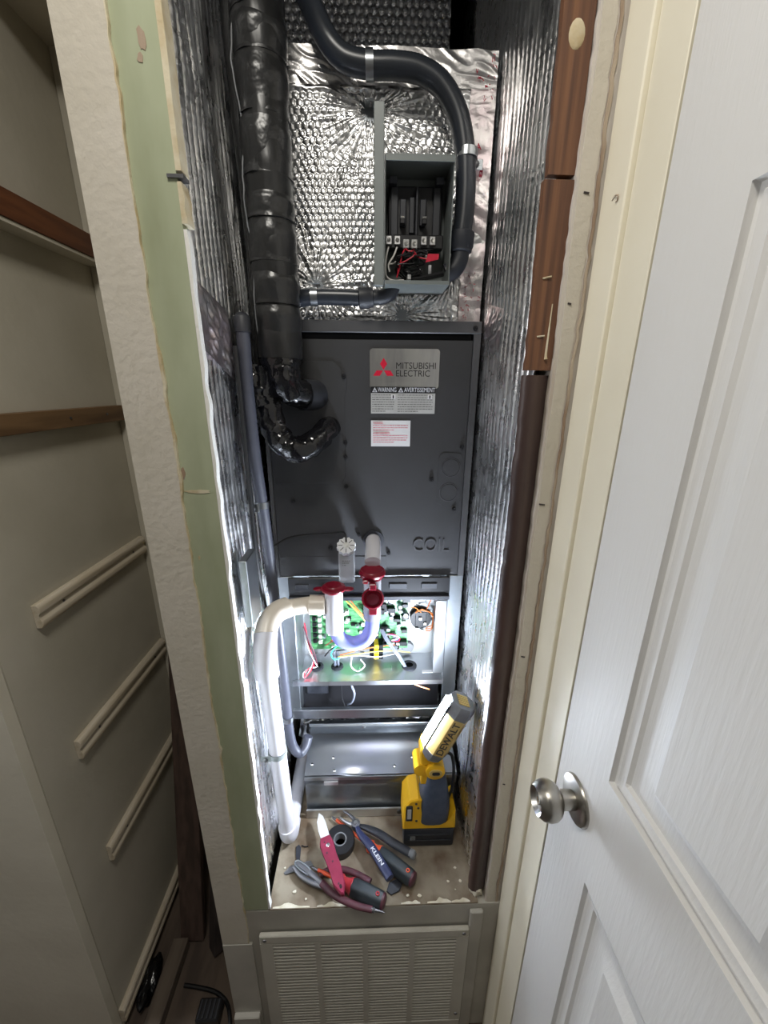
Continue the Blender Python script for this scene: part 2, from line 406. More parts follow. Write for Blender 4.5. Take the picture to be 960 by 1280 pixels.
# inner jamb: white gypsum edge low, raw wood shim high
zz = np.linspace(-1.028, 0.17, 200)
ribbon(zz, np.full_like(zz, -0.2143), -0.2100+(vnoise(zz*40, zz*0, 12)-0.5)*0.003, 0.5372, 0.5485).build('gypsum_edge', 'plaster_white', bpy.data.objects['wall_front_left'])
zz = np.linspace(0.225, 0.94, 120)
ribbon(zz, np.full_like(zz, -0.2143), -0.2085+(vnoise(zz*25, zz*0, 13)-0.5)*0.003, 0.536, 0.556).build('wood_shim', 'cream_edge', bpy.data.objects['wall_front_left'])
mb = MB(); mb.box((-0.224, 0.5345, 0.218), (-0.206, 0.55, 0.2215)); mb.build('shim_nail', 'steel_dark', bpy.data.objects['wall_front_left'])
zz = np.linspace(0.175, 0.215, 12)
ribbon(zz, np.full_like(zz, -0.2143), -0.2085+(vnoise(zz*90, zz*0, 14)-0.5)*0.004, 0.536, 0.555).build('wood_chip', 'cream_edge', bpy.data.objects['wall_front_left'])

# lower front wall under the opening
mb = MB(); mb.box((-0.3165, 0.537, -1.48), (0.268, 0.56, -1.0335)); struct('wall_front_lower', mb, 'lower_paint')
lowp = bpy.data.objects['wall_front_lower']
mb = MB(); mb.box((-0.3175, 0.532, -1.48), (-0.2555, 0.5368, -1.132)); mb.build('side_board', 'lower_paint', lowp)
mb = MB(); mb.box((0.205, 0.528, -1.46), (0.232, 0.5368, -1.045), 0.002); mb.build('side_bead', 'lower_paint', lowp)
mb = MB(); mb.box((-0.316, 0.520, -1.48), (-0.258, 0.532, -1.375), 0.002); struct('baseboard_front', mb, 'lower_paint')
# unseen header over the opening, put in to stop ceiling light
mb = MB(); mb.box((-0.2145, 0.537, 0.66), (0.268, 0.56, 0.95)); struct('wall_header', mb, 'wall_paint')
# shell of the equipment closet
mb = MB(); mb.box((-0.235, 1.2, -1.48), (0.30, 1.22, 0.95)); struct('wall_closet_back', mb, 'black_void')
mb = MB(); mb.box((0.2265, 0.5845, -1.48), (0.30, 1.2, 0.95)); struct('wall_closet_right', mb, 'stud_wood_dark')

# right jamb: torn plaster strip
zs = np.linspace(-1.475, 0.949, 420)
xl = 0.2375 + (vnoise(zs*8, zs*0, 21)-0.5)*0.003 + (vnoise(zs*90, zs*0, 22)-0.5)*0.002
struct('trim_1', ribbon(zs, xl, np.full_like(zs, 0.2715), 0.541, 0.5835), 'ragged_plaster')
t1 = bpy.data.objects['trim_1']
xr = 0.2615 + (vnoise(zs*9, zs*0, 23)-0.5)*0.003 + (vnoise(zs*100, zs*0, 24)-0.5)*0.0025
ribbon(zs, xr-0.001-0.0025*vnoise(zs*50, zs*0, 25)*np.clip(vnoise(zs*9, zs*0, 28)*2-.6, 0, 1), xr+0.002, 0.5390, 0.5409).build('torn_caulk_ridge', 'ragged_brown', t1)
xr2 = 0.2405 + (vnoise(zs*12, zs*0, 26)-0.5)*0.003
ribbon(zs, xr2, xr-0.004, 0.5396, 0.5409).build('old_paint_film', 'wall_paint', t1)
for (x, z, L) in ((0.2455, -0.160, .004), (0.2475, -0.42, .003), (0.2465, 0.10, .002), (0.249, 0.215, .003), (0.2440, -0.70, .002)):
    b = MB(); b.cyl((x-L, 0.5392, z), (x+L, 0.5388, z-0.001), 0.0011, 8); b.build('old_nail', 'board_dark', t1)
# door trim on the side wall: two stepped flat strips
mb = MB(); mb.box((0.2665, 0.4885, -1.48), (0.2845, 0.5375, 0.95), 0.004, seg=3); struct('trim_2', mb, 'casing_paint')
mb = MB(); mb.box((0.2728, 0.4346, -1.48), (0.2845, 0.4880, 0.95), 0.0008); struct('trim_3', mb, 'casing_paint')
mb = MB(); mb.box((0.2882, -1.58, -1.48), (0.60, 0.5405, 0.95)); struct('wall_right', mb, 'black_void')

b = MB(); b.tube([(0.2664, 0.512, 0.197), (0.2655, 0.505, 0.199), (0.2650, 0.4985, 0.1965), (0.2655, 0.500, 0.1925), (0.2663, 0.504, 0.193)], 0.0006, 6, 5); b.build('scratch_mark', 'ragged_brown', bpy.data.objects['trim_2'])
# moulded door, face towards -x
def door_face():
    offs = [0, .0015, .006, .009, .012, .018, .021, .026, .042, .058]
    prof = [0, -.006, -.0065, -.003, -.0045, -.005, -.009, -.010, -.010, -.002]
    py = [(0.110, 0.335), (-0.225, 0.0)]; pz = [(-1.30, -0.610), (-0.436, 0.143), (0.245, 0.47)]
    ys = {0.4325, -0.32}; zs_ = {-1.472, 0.56}
    for a, b in py: ys |= {a+o for o in offs} | {b-o for o in offs} | {(a+b)/2}
    for a, b in pz: zs_ |= {a+o for o in offs} | {b-o for o in offs}
    ys = np.array(sorted(ys)); zs_ = np.array(sorted(zs_))
    Yg, Zg = np.meshgrid(ys, zs_, indexing='ij'); Hh = np.zeros_like(Yg)
    for a, b in py:
        for c, d in pz:
            dd = np.minimum(np.minimum(Yg-a, b-Yg), np.minimum(Zg-c, d-Zg))
            Hh = np.where(dd >= 0, np.interp(dd, offs, prof), Hh)
    return grid_mesh('door_1', 0.2745-Hh, Yg, Zg)
me = door_face(); me.set_sharp_from_angle(angle=math.radians(22))
d1 = place('door_1', me, 'door_paint', kind='structure')
mb = MB(); mb.box((0.2860, -0.32, -1.472), (0.2875, 0.4325, 0.56)); mb.build('door_core', 'door_paint', d1)
mb = MB(); mb.box((0.2746, 0.4318, -1.472), (0.2858, 0.4325, 0.56)); mb.build('door_edge', 'door_paint', d1)
kc = (0.2744, 0.3815, -0.5265)
mb = MB(); mb.lathe([(a*.92, b_*.91) for a, b_ in [(0, .0), (0, .0345), (.002, .0345), (.0045, .033), (.006, .029), (.0065, .0)]], kc, (-1, 0, 0), 48)
rose = mb.build('door_knob', 'nickel', d1)
mb = MB(); mb.lathe([(a*.92, b_*.91) for a, b_ in [(0.006, .0135), (.024, .0135), (.0255, .016), (.030, .0225), (.037, .0268), (.045, .0277), (.053, .0258), (.059, .021), (.061, .0195), (.0600, .0185), (.055, .0135), (.0545, 0)]], kc, (-1, 0, 0), 48)
mb.build('knob_grip', 'nickel', rose)
mb = MB(); mb.lathe([(a*.92, b_*.91) for a, b_ in [(0.0545, .0), (.0545, .006), (.057, .0055), (.0575, 0)]], kc, (-1, 0, 0), 24); mb.build('lock_button', 'nickel_bright', rose)

# ================================================================== LEFT CLOSET THINGS
def cleat(y0, y1, z0, z1, th, m, label, name='shelf_cleat', group=None, profile=None, x0=-0.5995):
    t = MB()
    if profile:
        poly = profile
    else:
        poly = [(0, 0), (0, z1-z0), (th, z1-z0), (th, 0)]
    R = []
    for y in (y0, y1):
        R.append([t.bm.verts.new((x0+a, y, z0+b)) for a, b in poly])
    t.skin(R)
    es = [e for e in t.bm.edges]
    bmesh.ops.bevel(t.bm, geom=es, offset=0.0008, segments=1, affect='EDGES')
    return t
def nails(parent, pts):
    src = None
    for p in pts:
        if src is None:
            b = MB(); b.lathe([(0, .0026), (.0012, .0026), (.0016, 0)], (0, 0, 0), (1, 0, 0), 10); src = unit_part('nail_head', b, 'steel_dark', parent, p)
        else: again(src, parent, p)
root = thing('shelf_cleat', (-0.58, 0.75, 0.243), 'thick stained brown shelf cleat high on the left closet wall', 'shelf cleat', None)
cleat(0.60, 0.983, 0.245, 0.287, 0.038, 'cleat_wood', '').build('cleat_board', 'cleat_wood', root)
mb = MB(); mb.box((-0.5995, 0.60, 0.2385), (-0.564, 0.983, 0.2445)); mb.build('painted_drip_edge', 'closet_paint_pale_lit', root)
root = thing('shelf_cleat', (-0.58, 0.75, -0.078), 'thin brown stained shelf cleat with bare end, second from the top', 'shelf cleat')
cleat(0.60, 0.975, -0.0795, -0.046, 0.020, 'cleat_wood_tan', '', x0=-0.5985).build('cleat_board', 'cleat_wood_tan', root)
nails(root, [(-0.578, 0.91, -0.062), (-0.578, 0.80, -0.062)])
MP = [(0, 0), (0, .046), (.0095, .046), (.0135, .040), (.0135, .030), (.009, .026), (.009, .019), (.0135, .014), (.0135, .006), (.010, 0)]
for (y0, y1, zt, lab) in ((0.632, 0.975, -0.372, 'pale grooved pine moulding cleat, highest of the white cleats'),
                          (0.637, 0.979, -0.684, 'pale grooved pine moulding cleat, second highest of the white cleats'),
                          (0.640, 0.979, -0.990, 'pale grooved pine moulding cleat, third of the white cleats from above')):
    root = thing('shelf_cleat', (-0.593, (y0+y1)/2, zt-0.046), lab, 'shelf cleat', 'white moulding cleats on the left closet wall')
    t = cleat(y0, y1, zt-0.046, zt, 0, '', '', profile=MP); t.build('moulding_strip', 'pine_white', root)
    nails(root, [(-0.5905, y0+0.06, zt-0.0235), (-0.5905, y1-0.05, zt-0.0235)])
t = cleat(0.553, 0.982, -1.452, -1.406, 0, '', '', profile=MP); struct('baseboard_left', t, 'pine_white')

def plank(name, a, b, w_, d_, m, label, cat, nrm=(0, -1, 0)):
    a = Vector(a); b = Vector(b); ax = (b-a).normalized(); s_ = Vector(nrm).cross(ax).normalized(); n = ax.cross(s_).normalized()
    t = MB(); poly = [(-w_/2, -d_/2), (w_/2, -d_/2), (w_/2, d_/2), (-w_/2, d_/2)]
    R = [[t.bm.verts.new(p + s_*x + n*y) for x, y in poly] for p in (a, b)]
    t.skin(R); bmesh.ops.bevel(t.bm, geom=list(t.bm.edges), offset=0.0015, segments=1, affect='EDGES')
    return t.build(name, m, label=label, cat=cat)
plank('leaning_board', (-0.500, 0.712, -1.474), (-0.505, 0.965, -0.42), 0.062, 0.018, 'board_brown', 'reddish brown board leaning on the back wall of the left closet', 'board')
plank('leaning_board', (-0.424, 0.69, -1.474), (-0.405, 0.965, -0.50), 0.036, 0.036, 'board_dark', 'dark square-edged post leaning beside the reddish brown board', 'board', nrm=(-0.7, -0.7, 0))
mb = MB(); mb.box((-0.545, 0.50, -1.4795), (-0.505, 0.70, -1.445), 0.002); mb.build('lumber_offcut', 'lumber', label='weathered lumber offcut lying on the left closet floor', cat='lumber')
mb = MB()
mb.tube([(-0.485, 0.62, -1.475), (-0.45, 0.615, -1.474), (-0.40, 0.605, -1.474), (-0.365, 0.585, -1.474), (-0.345, 0.55, -1.474), (-0.335, 0.50, -1.474)], 0.0045, 8)
mb.build('floor_cable', 'wire_black', label='black cable curving over the left closet floor', cat='cable')
root = thing('debris_bag', (-0.572, 0.62, -1.478), 'crumpled shiny black plastic bag by the lumber offcut', 'bag')
mb = MB(); bmesh.ops.create_icosphere(mb.bm, subdivisions=4, radius=1.0)
for v_ in mb.bm.verts:
    p = v_.co.copy(); n = 0.75+0.5*float(vnoise(np.array(p.x*2.7+p.z*2+5), np.array(p.y*2.7-p.z*2+9), 31))+0.15*float(vnoise(np.array(p.x*8+p.z*5), np.array(p.y*8+p.z*3), 32))
    v_.co = Vector((-0.572+p.x*0.018*n, 0.625+p.y*0.045*n, -1.462+max(-0.016, p.z*0.02*n)))
mb.build('bag_skin', 'tape_gloss', root)
root = thing('power_brick', (-0.40, 0.575, -1.48), 'dark ribbed plastic box at the bottom edge beside the cable', 'box')
mb = MB(); mb.box((-0.425, 0.545, -1.4795), (-0.37, 0.585, -1.445), 0.003); mb.build('case', 'black_plastic', root)
src = None
for k in range(5):
    x = -0.419+k*0.0105
    if src is None:
        b = MB(); b.box((-0.002, -0.016, 0), (0.002, 0.016, 0.002)); src = unit_part('rib', b, 'black_rubber', root, (x, 0.565, -1.445))
    else: again(src, root, (x, 0.565, -1.445))

# ================================================================== RETURN GRILLE
root = thing('return_grille', (-0.015, 0.53, -1.44), 'grey white louvred return air grille below the equipment opening', 'grille')
gx0, gx1, gz0, gz1 = -0.236, 0.205, -1.452, -1.092
mb = MB()
mb.box((gx0, 0.524, gz1-0.024), (gx1, 0.5335, gz1), 0.002); mb.build('frame_top', 'grille_paint', root)
mb = MB(); mb.box((gx0, 0.524, gz0), (gx1, 0.5335, gz0+0.026), 0.002); mb.build('frame_bottom', 'grille_paint', root)
cols = 4; inner0, inner1 = gx0+0.026, gx1-0.026; bar = 0.012
cw = (inner1-inner0-bar*(cols-1))/cols
src = None
mb = MB(); mb.box((gx0, 0.5243, gz0+0.0262), (inner0, 0.5335, gz1-0.0242)); mb.build('frame_side', 'grille_paint', root)
mb = MB(); mb.box((inner1, 0.5243, gz0+0.0262), (gx1, 0.5335, gz1-0.0242)); mb.build('frame_side', 'grille_paint', root)
for k in range(cols-1):
    x0 = inner0+cw*(k+1)+bar*k
    mb = MB(); mb.box((x0, 0.5243, gz0+0.0262), (x0+bar, 0.5335, gz1-0.0242)); mb.build('mullion', 'grille_paint', root)
NS = 28; pitch = (gz1-0.0242-gz0-0.0262)/NS
for c_ in range(cols):
    xc = inner0+cw*(c_+0.5)+bar*c_
    for k in range(NS):
        z = gz0+0.0262+pitch*(k+0.5)
        if src is None:
            b = MB(); b.box((-cw/2-0.001, -0.0032, -0.0033), (cw/2+0.001, 0.0, 0.0033), 0.0008); src = unit_part('slat', b, 'grille_paint', root, (xc, 0.528, z))
        else: again(src, root, (xc, 0.528, z))
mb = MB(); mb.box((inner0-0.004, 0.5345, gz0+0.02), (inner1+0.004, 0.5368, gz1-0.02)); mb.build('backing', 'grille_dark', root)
src = None
for p in ((gx0+0.011, 0.5238, gz1-0.012), (gx1-0.011, 0.5238, gz1-0.012), (gx0+0.011, 0.5238, gz0+0.012), (gx1-0.011, 0.5238, gz0+0.052)):
    if src is None:
        b = MB(); b.lathe([(0, .0042), (.0012, .0038), (.0018, 0)], (0, 0, 0), (0, -1, 0), 12); src = unit_part('screw', b, 'steel_dark', root, p)
    else: again(src, root, p)

# ================================================================== PLATFORM
root = thing('closet_platform', (0, 0.86, -1.0335), 'stained plywood platform under the tools and work light', 'platform')
nx, ny = 150, 150
Xg, Yg = np.meshgrid(np.linspace(-0.2145, 0.2215, nx), np.linspace(0.5375, 1.199, ny), indexing='ij')
Zg = -1.0303+(vnoise(Xg*30, Yg*30, 41)-0.5)*0.0012
me = grid_mesh('plywood', Xg, Yg, Zg); place('plywood', me, 'platform_wood', root)
mb = MB(); mb.box((-0.2145, 0.5375, -1.0335), (0.2215, 1.199, -1.0312)); mb.build('plywood_core', 'platform_wood', root)
# ragged paint remnants along the front edge
for k, (x0, x1) in enumerate(((-0.206, -0.13), (-0.115, -0.035), (0.06, 0.10), (0.115, 0.165), (0.166, 0.205))):
    n = 18; b = MB(); xs = np.linspace(x0, x1, n); wv = 0.002+0.008*vnoise(xs*120, xs*0+k, 43)*np.sin(np.linspace(0.05, 3.1, n))
    A = [b.bm.verts.new((x, 0.5385, -1.0297)) for x in xs]; B = [b.bm.verts.new((x, 0.5385+w_, -1.0290)) for x, w_ in zip(xs, wv)]
    for i in range(n-1): b.bm.faces.new((A[i], A[i+1], B[i+1], B[i]))
    b.build('old_paint_ridge', 'paint_chip', root)
for k in range(9):
    plab = ['small white paint flake beside the left foil foot', 'white paint flake in front of the wire strippers nose', 'tiny white paint flake by the left front corner', 'white paint flake right of the red collar screwdriver end', 'white paint flake in the right front corner group, farthest left', 'white paint flake nearest the battery pack', 'white paint flake in the right front corner, closest to the edge', 'white paint flake on the front edge below the orange collar screwdriver', 'white paint flake against the right jamb'][k]
    cx, cy = [(-0.195, 0.61), (-0.165, 0.565), (-0.14, 0.552), (0.075, 0.552), (0.165, 0.575), (0.185, 0.60), (0.178, 0.56), (0.10, 0.545+0.006), (0.192, 0.575)][k]
    s_ = random.uniform(0.002, 0.0048); b = MB()
    poly = [(math.cos(a)*s_*random.uniform(.6, 1.2), math.sin(a)*s_*random.uniform(.5, 1.0)) for a in [i*math.pi/3 for i in range(6)]]
    b.prism(poly, (cx, cy, -1.0288), (1, 0, 0), (0, 1, 0), 0.0012)
    b.build('paint_chip', 'paint_chip', label=plab, cat='paint chip', group='paint flakes on the platform')

# ================================================================== FOIL INSULATION
def foil_side(xw, sgn, seed, y0=0.553, y1=1.19, z0=-1.027, z1=0.90):
    ny_, nz_ = 300, 620
    # denser near the front where it shows
    yy = y0+(y1-y0)*np.linspace(0, 1, ny_)**1.25
    zz_ = np.linspace(z0, z1, nz_)
    Yg, Zg = np.meshgrid(yy, zz_, indexing='ij')
    edge = (vnoise(Zg*18, Zg*0, seed)-0.5)*0.012+(vnoise(Zg*70, Zg*0, seed+1)-0.5)*0.006
    fade = np.clip(1-(Yg-y0)/0.03, 0, 1)
    Yd = Yg+edge*fade
    wob = (vnoise(Yg*5, Zg*3.5, seed+2)-0.5)*0.022+(vnoise(Yg*9, Zg*16, seed+10)-0.5)*0.004
    soft = vnoise(Yg*9, Zg*6, seed+3)
    ph = (Yg+wob)/0.0185+0.35*vnoise(Yg*3, Zg*9, seed+11)
    col_ = np.sqrt(np.abs(np.sin(np.pi*ph)))
    cell = 0.86+0.14*np.abs(np.sin(np.pi*(Zg/0.0115+0.5*np.floor(ph))))
    hgt = 0.0058*col_*cell*(0.5+0.8*soft)
    cr = np.clip(vnoise(Yg*6, Zg*4.5, seed+6)*2.2-0.9, 0, 1)
    hgt += 0.0030*(ridge(vnoise(Yg*80+wob*300, Zg*7, seed+5))-0.5)*cr
    hgt += 0.006*(vnoise(Yg*7, Zg*4, seed+7)-0.5)
    hgt += 0.0007*(vnoise(Yg*150, Zg*60, seed+8)-0.5)
    hgt += 0.004*fade*(vnoise(Zg*50, Yg*60, seed+9)-0.3)
    return grid_mesh('foil_face', xw-sgn*hgt, Yd, Zg)
fl = thing('foil_insulation_sheet', (-0.232, 0.8, -1.027), 'silver bubble foil insulation lining the left side of the equipment closet', 'insulation')
place('foil_face', foil_side(-0.232, -1, 100, y0=0.559), 'foil', fl)
fr = thing('foil_insulation_sheet', (0.216, 0.8, -1.027), 'silver bubble foil insulation lining the right side of the equipment closet', 'insulation')
place('foil_face', foil_side(0.221, 1, 200, y0=0.5585), 'foil', fr)
def tape_patch(parent, xw, sgn, quad, seed, m, nu=90, nv=60, lift=0.006):
    a, b, c, d = [np.array(q) for q in quad]      # (y,z) corners
    s_, t_ = np.meshgrid(np.linspace(0, 1, nu), np.linspace(0, 1, nv), indexing='ij')
    P = (1-s_)[..., None]*((1-t_)[..., None]*a+t_[..., None]*d)+s_[..., None]*((1-t_)[..., None]*b+t_[..., None]*c)
    Yg, Zg = P[..., 0], P[..., 1]
    h_ = 0.006*(vnoise(Yg*45, Zg*30, seed)-0.5)+0.004*(ridge(vnoise(Yg*90+Zg*40, Zg*70, seed+1))-0.5)
    e = np.minimum(np.minimum(s_, 1-s_), np.minimum(t_, 1-t_)); h_ = h_*np.clip(e*8, 0, 1)
    place('tape_strip', grid_mesh('tape_strip', xw-sgn*(lift+h_), Yg, Zg), m, parent)
tape_patch(fl, -0.232, -1, [(0.560, 0.135), (0.70, 0.11), (0.72, 0.00), (0.563, 0.055)], 120, 'foil_tape_pink')
tape_patch(fr, 0.221, 1, [(0.70, 0.12), (0.86, 0.16), (0.86, 0.06), (0.70, 0.055)], 130, 'foil_tape_pink')
# electrical cover plate stuck to the left foil
mb = MB(); mb.box((-0.218, 0.60, -0.40), (-0.205, 0.655, -0.275), 0.001, Matrix.Translation((0, 0, 0)))
pl = mb.build('cover_plate', 'galvanized', label='small galvanized cover plate on the left foil beside the conduit', cat='cover plate')

# plenum box faced with bubble foil
root = thing('foil_wrapped_plenum', (0.0, 0.95, 0.117), 'foil wrapped plenum box on top of the air handler', 'plenum')
plenum = root
nx, nz = 330, 370
Xg, Zg = np.meshgrid(np.linspace(-0.20, 0.2085, nx), np.linspace(0.117, 0.5165, nz), indexing='ij')
hgt = 0.0026*bubbles(Xg+(vnoise(Xg*8, Zg*8, 51)-.5)*0.01, Zg+(vnoise(Xg*8, Zg*8, 52)-.5)*0.008, 0.0118)
mask = np.ones_like(Xg); rad = np.zeros_like(Xg)
for (cx, cz, R_) in ((-0.001, 0.437, 0.17), (-0.10, 0.178, 0.12), (0.178, 0.362, 0.10), (0.06, 0.13, 0.12), (0.155, 0.20, 0.10)):
    dx, dz = Xg-cx, Zg-cz; r_ = np.sqrt(dx*dx+dz*dz)+1e-6; th = np.arctan2(dz, dx)
    wgt = np.clip(1-r_/R_, 0, 1)
    fold = (ridge(vnoise(th*7.5+20+cx*30, r_*14, 55))-0.5)+0.5*(ridge(vnoise(th*16+40, r_*25, 56))-0.5)
    rad += 0.0075*wgt*fold*np.clip(r_/0.02, 0.15, 1)-0.005*np.exp(-(r_/0.022)**2)
    mask *= 1-0.75*wgt
hgt = hgt*mask+rad+0.003*(vnoise(Xg*10, Zg*10, 57)-0.5)+0.001*(vnoise(Xg*160, Zg*120, 58)-.5)
tp = np.clip((Zg-0.462)/0.004, 0, 1); tr = np.clip((Xg-0.152)/0.004, 0, 1)*0.8
flat = np.maximum(tp, tr)
hgt = hgt*(1-flat)+flat*(0.003+0.0035*(vnoise(Xg*40, Zg*40, 61)-.5)+0.003*(ridge(vnoise(Xg*30+Zg*55, Zg*60, 62))-.5))
place('foil_front', grid_mesh('foil_front', Xg, 0.8335-hgt, Zg), 'foil', root)
mb = MB(); mb.box((-0.2005, 0.8365, 0.118), (0.2085, 1.12, 0.5155)); mb.build('duct_body', 'galvanized_dull', root)
# zigzag scrim threads of the tape along the top edge
def tape_front(x0, x1, z0, z1, m, seed, name):
    nu, nv = 160, 60
    Xg, Zg = np.meshgrid(np.linspace(x0, x1, nu), np.linspace(z0, z1, nv), indexing='ij')
    h_ = 0.0055+0.003*(vnoise(Xg*30, Zg*40, seed)-.5)+0.0035*(ridge(vnoise(Xg*45+Zg*60, Zg*55, seed+1))-.5)
    return place(name, grid_mesh(name, Xg, 0.8335-h_, Zg), m, root)
tape_front(-0.20, 0.2085, 0.468, 0.518, 'foil_tape', 71, 'top_tape')
tape_front(0.166, 0.2085, 0.117, 0.468, 'foil_tape_pink', 75, 'edge_tape')
b = MB(); pts = []
for k in range(23): pts.append((-0.138+k*0.0062, 0.8245, 0.472 if k % 2 else 0.490))
b.tube(pts, 0.00035, 5, smooth=False); b.build('scrim_thread', 'wire_white', root)
# red printing on the edge tape
lettering('tape_print', 'A', 'red_print', root, (0.181, 0.8225, 0.383), (1, 0, 0.2), (-0.2, 0, 1), 0.008, 0.010, 0.02)
lettering('tape_print', '8', 'red_print', root, (0.193, 0.8225, 0.345), (0.1, 0, 1), (-1, 0, 0.1), 0.012, 0.006, 0.02)
b = MB(); rs = random.Random(4)
for k in range(70):
    zc = rs.choice([rs.uniform(0.12, 0.20), rs.uniform(0.45, 0.512), rs.uniform(0.25, 0.34)]); xc = rs.uniform(0.170, 0.205) if zc > 0.4 or zc < 0.2 else rs.uniform(0.172, 0.178)
    a = rs.uniform(0, 3.14); L = rs.uniform(0.001, 0.0032)
    b.prism([(-L, -.0005), (L, -.0005), (L, .0005), (-L, .0005)], (xc, 0.823, zc), (math.cos(a), 0, math.sin(a)), (-math.sin(a), 0, math.cos(a)), -0.0006)
b.build('worn_red_print', 'red_print', root, kind='stuff')
# dark bubble foil further back and above
root = thing('foil_insulation_sheet', (0, 1.12, 0.50), 'dark bubble foil hanging above and behind the plenum box', 'insulation')
Xg, Zg = np.meshgrid(np.linspace(-0.215, 0.172, 230), np.linspace(0.52, 0.93, 250), indexing='ij')
hgt = 0.0045*bubbles(Xg, Zg, 0.0165)+0.004*(vnoise(Xg*9, Zg*9, 81)-.5)
place('foil_face', grid_mesh('foil_face', Xg, 1.118-hgt, Zg), 'foil_dark', root)
# torn foil scraps behind the metal box
root = thing('foil_scraps', (0, 0.90, -0.89), 'torn shiny foil scraps in the dark gap behind the metal box', 'foil scraps')
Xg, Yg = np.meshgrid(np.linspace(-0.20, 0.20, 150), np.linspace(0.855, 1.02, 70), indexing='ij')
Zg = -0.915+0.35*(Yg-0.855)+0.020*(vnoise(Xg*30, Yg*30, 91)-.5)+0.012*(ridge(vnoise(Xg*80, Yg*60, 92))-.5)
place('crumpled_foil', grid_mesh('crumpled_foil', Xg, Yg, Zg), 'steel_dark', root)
for k, (cx, cy, cz, s_) in enumerate(((-0.165, 0.862, -0.872, .022), (-0.125, 0.868, -0.868, .016), (-0.105, 0.862, -0.882, .014), (-0.055, 0.87, -0.862, .015), (0.01, 0.865, -0.88, .010), (0.115, 0.865, -0.868, .020), (0.145, 0.865, -0.872, .014))):
    s1, t1_ = np.meshgrid(np.linspace(-1, 1, 14), np.linspace(-1, 1, 8), indexing='ij')
    z_ = cz+0.5*s_*(vnoise(s1*3+k*7, t1_*3, 95)-.3); 
    place('foil_shred', grid_mesh('foil_shred', cx+s1*s_, cy+t1_*s_*0.4+0.006*(vnoise(s1*4, t1_*4+k*3, 96)-.5), z_+0.006*s1), 'foil', root)

# ================================================================== WOOD PIECES IN THE RIGHT JAMB
def jamb_piece(z0, z1, x0, x1, m, label, seed, rnd=False):
    root = thing('wood_jamb_piece', ((x0+x1)/2, 0.56, z0), label, 'wood strip', 'wood pieces in the right jamb')
    zz_ = np.linspace(z0, z1, max(12, int((z1-z0)*120)))
    xl_ = x0+(vnoise(zz_*10, zz_*0, seed)-.5)*0.003+(vnoise(zz_*70, zz_*0, seed+1)-.5)*0.002
    if not rnd:
        b = ribbon(zz_, xl_, np.full_like(zz_, x1), 0.546, 0.556); b.build('wood_face', m, root)
    else:
        b = MB(); R = []
        for z, a in zip(zz_, xl_):
            R.append([b.bm.verts.new(p) for p in ((a, 0.552, z), (a+0.006, 0.546, z), (a+0.014, 0.5445, z), (a+0.021, 0.547, z), (x1, 0.552, z), (x1, 0.557, z), (a, 0.557, z))])
        b.skin(R); b.build('wood_face', m, root, ang=60)
    return root
jamb_piece(0.234, 0.655, 0.203, 0.2365, 'stud_wood', 'topmost reddish brown wood piece in the right jamb', 141)
r2 = jamb_piece(0.0215, 0.2295, 0.2025, 0.2365, 'stud_wood', 'short middle brown wood piece with splinters in the right jamb', 144)
r3 = jamb_piece(-1.01, 0.0155, 0.2035, 0.2365, 'stud_wood_dark', 'long dark rounded wood strip forming the lower right jamb', 147, True)
b = MB(); b.tube([(0.212, 0.5455, 0.128), (0.222, 0.544, 0.130)], 0.0011, 6); b.build('splinter', 'cream_edge', r2)
b = MB(); b.tube([(0.213, 0.5455, 0.062), (0.222, 0.544, 0.063)], 0.0011, 6); b.build('splinter', 'cream_edge', r2)
b = MB(); b.tube([(0.228, 0.5455, 0.10), (0.227, 0.5448, 0.045), (0.2275, 0.5445, 0.035)], lambda f: 0.0006+0.0018*f, 6); b.build('glue_drip', 'cream_edge', r2)
b = MB(); b.sphere((0.219, 0.5465, 0.357), 0.009, (1, .25, 1.5)); b.build('putty_spot', 'cream_edge', bpy.data.objects['wood_jamb_piece'])
b = MB(); bmesh.ops.create_icosphere(b.bm, subdivisions=3, radius=1.0)
for v_ in b.bm.verts:
    p = v_.co.copy(); n = 0.7+0.7*float(vnoise(np.array(p.x*3+7+p.z*2), np.array(p.y*3+p.z), 151))
    v_.co = Vector((0.221+p.x*0.012*n, 0.557+p.y*0.012*n, -1.018+max(-0.011, p.z*0.016*n)))
b.build('plaster_lump', 'paint_chip', label='crumbly pale plaster lump at the foot of the right jamb', cat='plaster')

# ================================================================== AIR HANDLER
ah = thing('air_handler', (0, 0.98, -0.82), 'charcoal ducted air handler filling the closet with its electrical bay open', 'air handler')
UX0, UX1 = -0.2125, 0.2085
mb = MB(); mb.box((UX0, 0.815, -0.40), (UX0+0.002, 1.15, 0.112)); mb.box((UX1-0.002, 0.815, -0.40), (UX1, 1.15, 0.112)); mb.box((UX0, 0.815, 0.110), (UX1, 1.15, 0.1125)); mb.box((UX0, 1.13, -0.40), (UX1, 1.15, 0.11))
mb.build('cabinet_shell', 'charcoal', ah)
mb = MB(); mb.box((UX0, 0.8055, 0.0955), (UX1, 0.82, 0.1165), 0.0012); mb.build('top_rail', 'charcoal_edge', ah)
mb = MB(); mb.box((UX0+0.009, 0.8105, 0.0842), (UX1-0.018, 0.8135, 0.0957)); mb.build('top_slot_shade', 'black_void', ah)  # black strip painting in the shade of the gap under the rail
mb = MB(); mb.box((UX1-0.0135, 0.8065, -0.408), (UX1, 0.82, 0.0953), 0.001); mb.build('side_stile', 'charcoal_edge', ah)
mb = MB(); mb.box((UX0, 0.8065, -0.408), (UX0+0.008, 0.82, 0.0953), 0.001); mb.build('side_stile', 'charcoal_edge', ah)
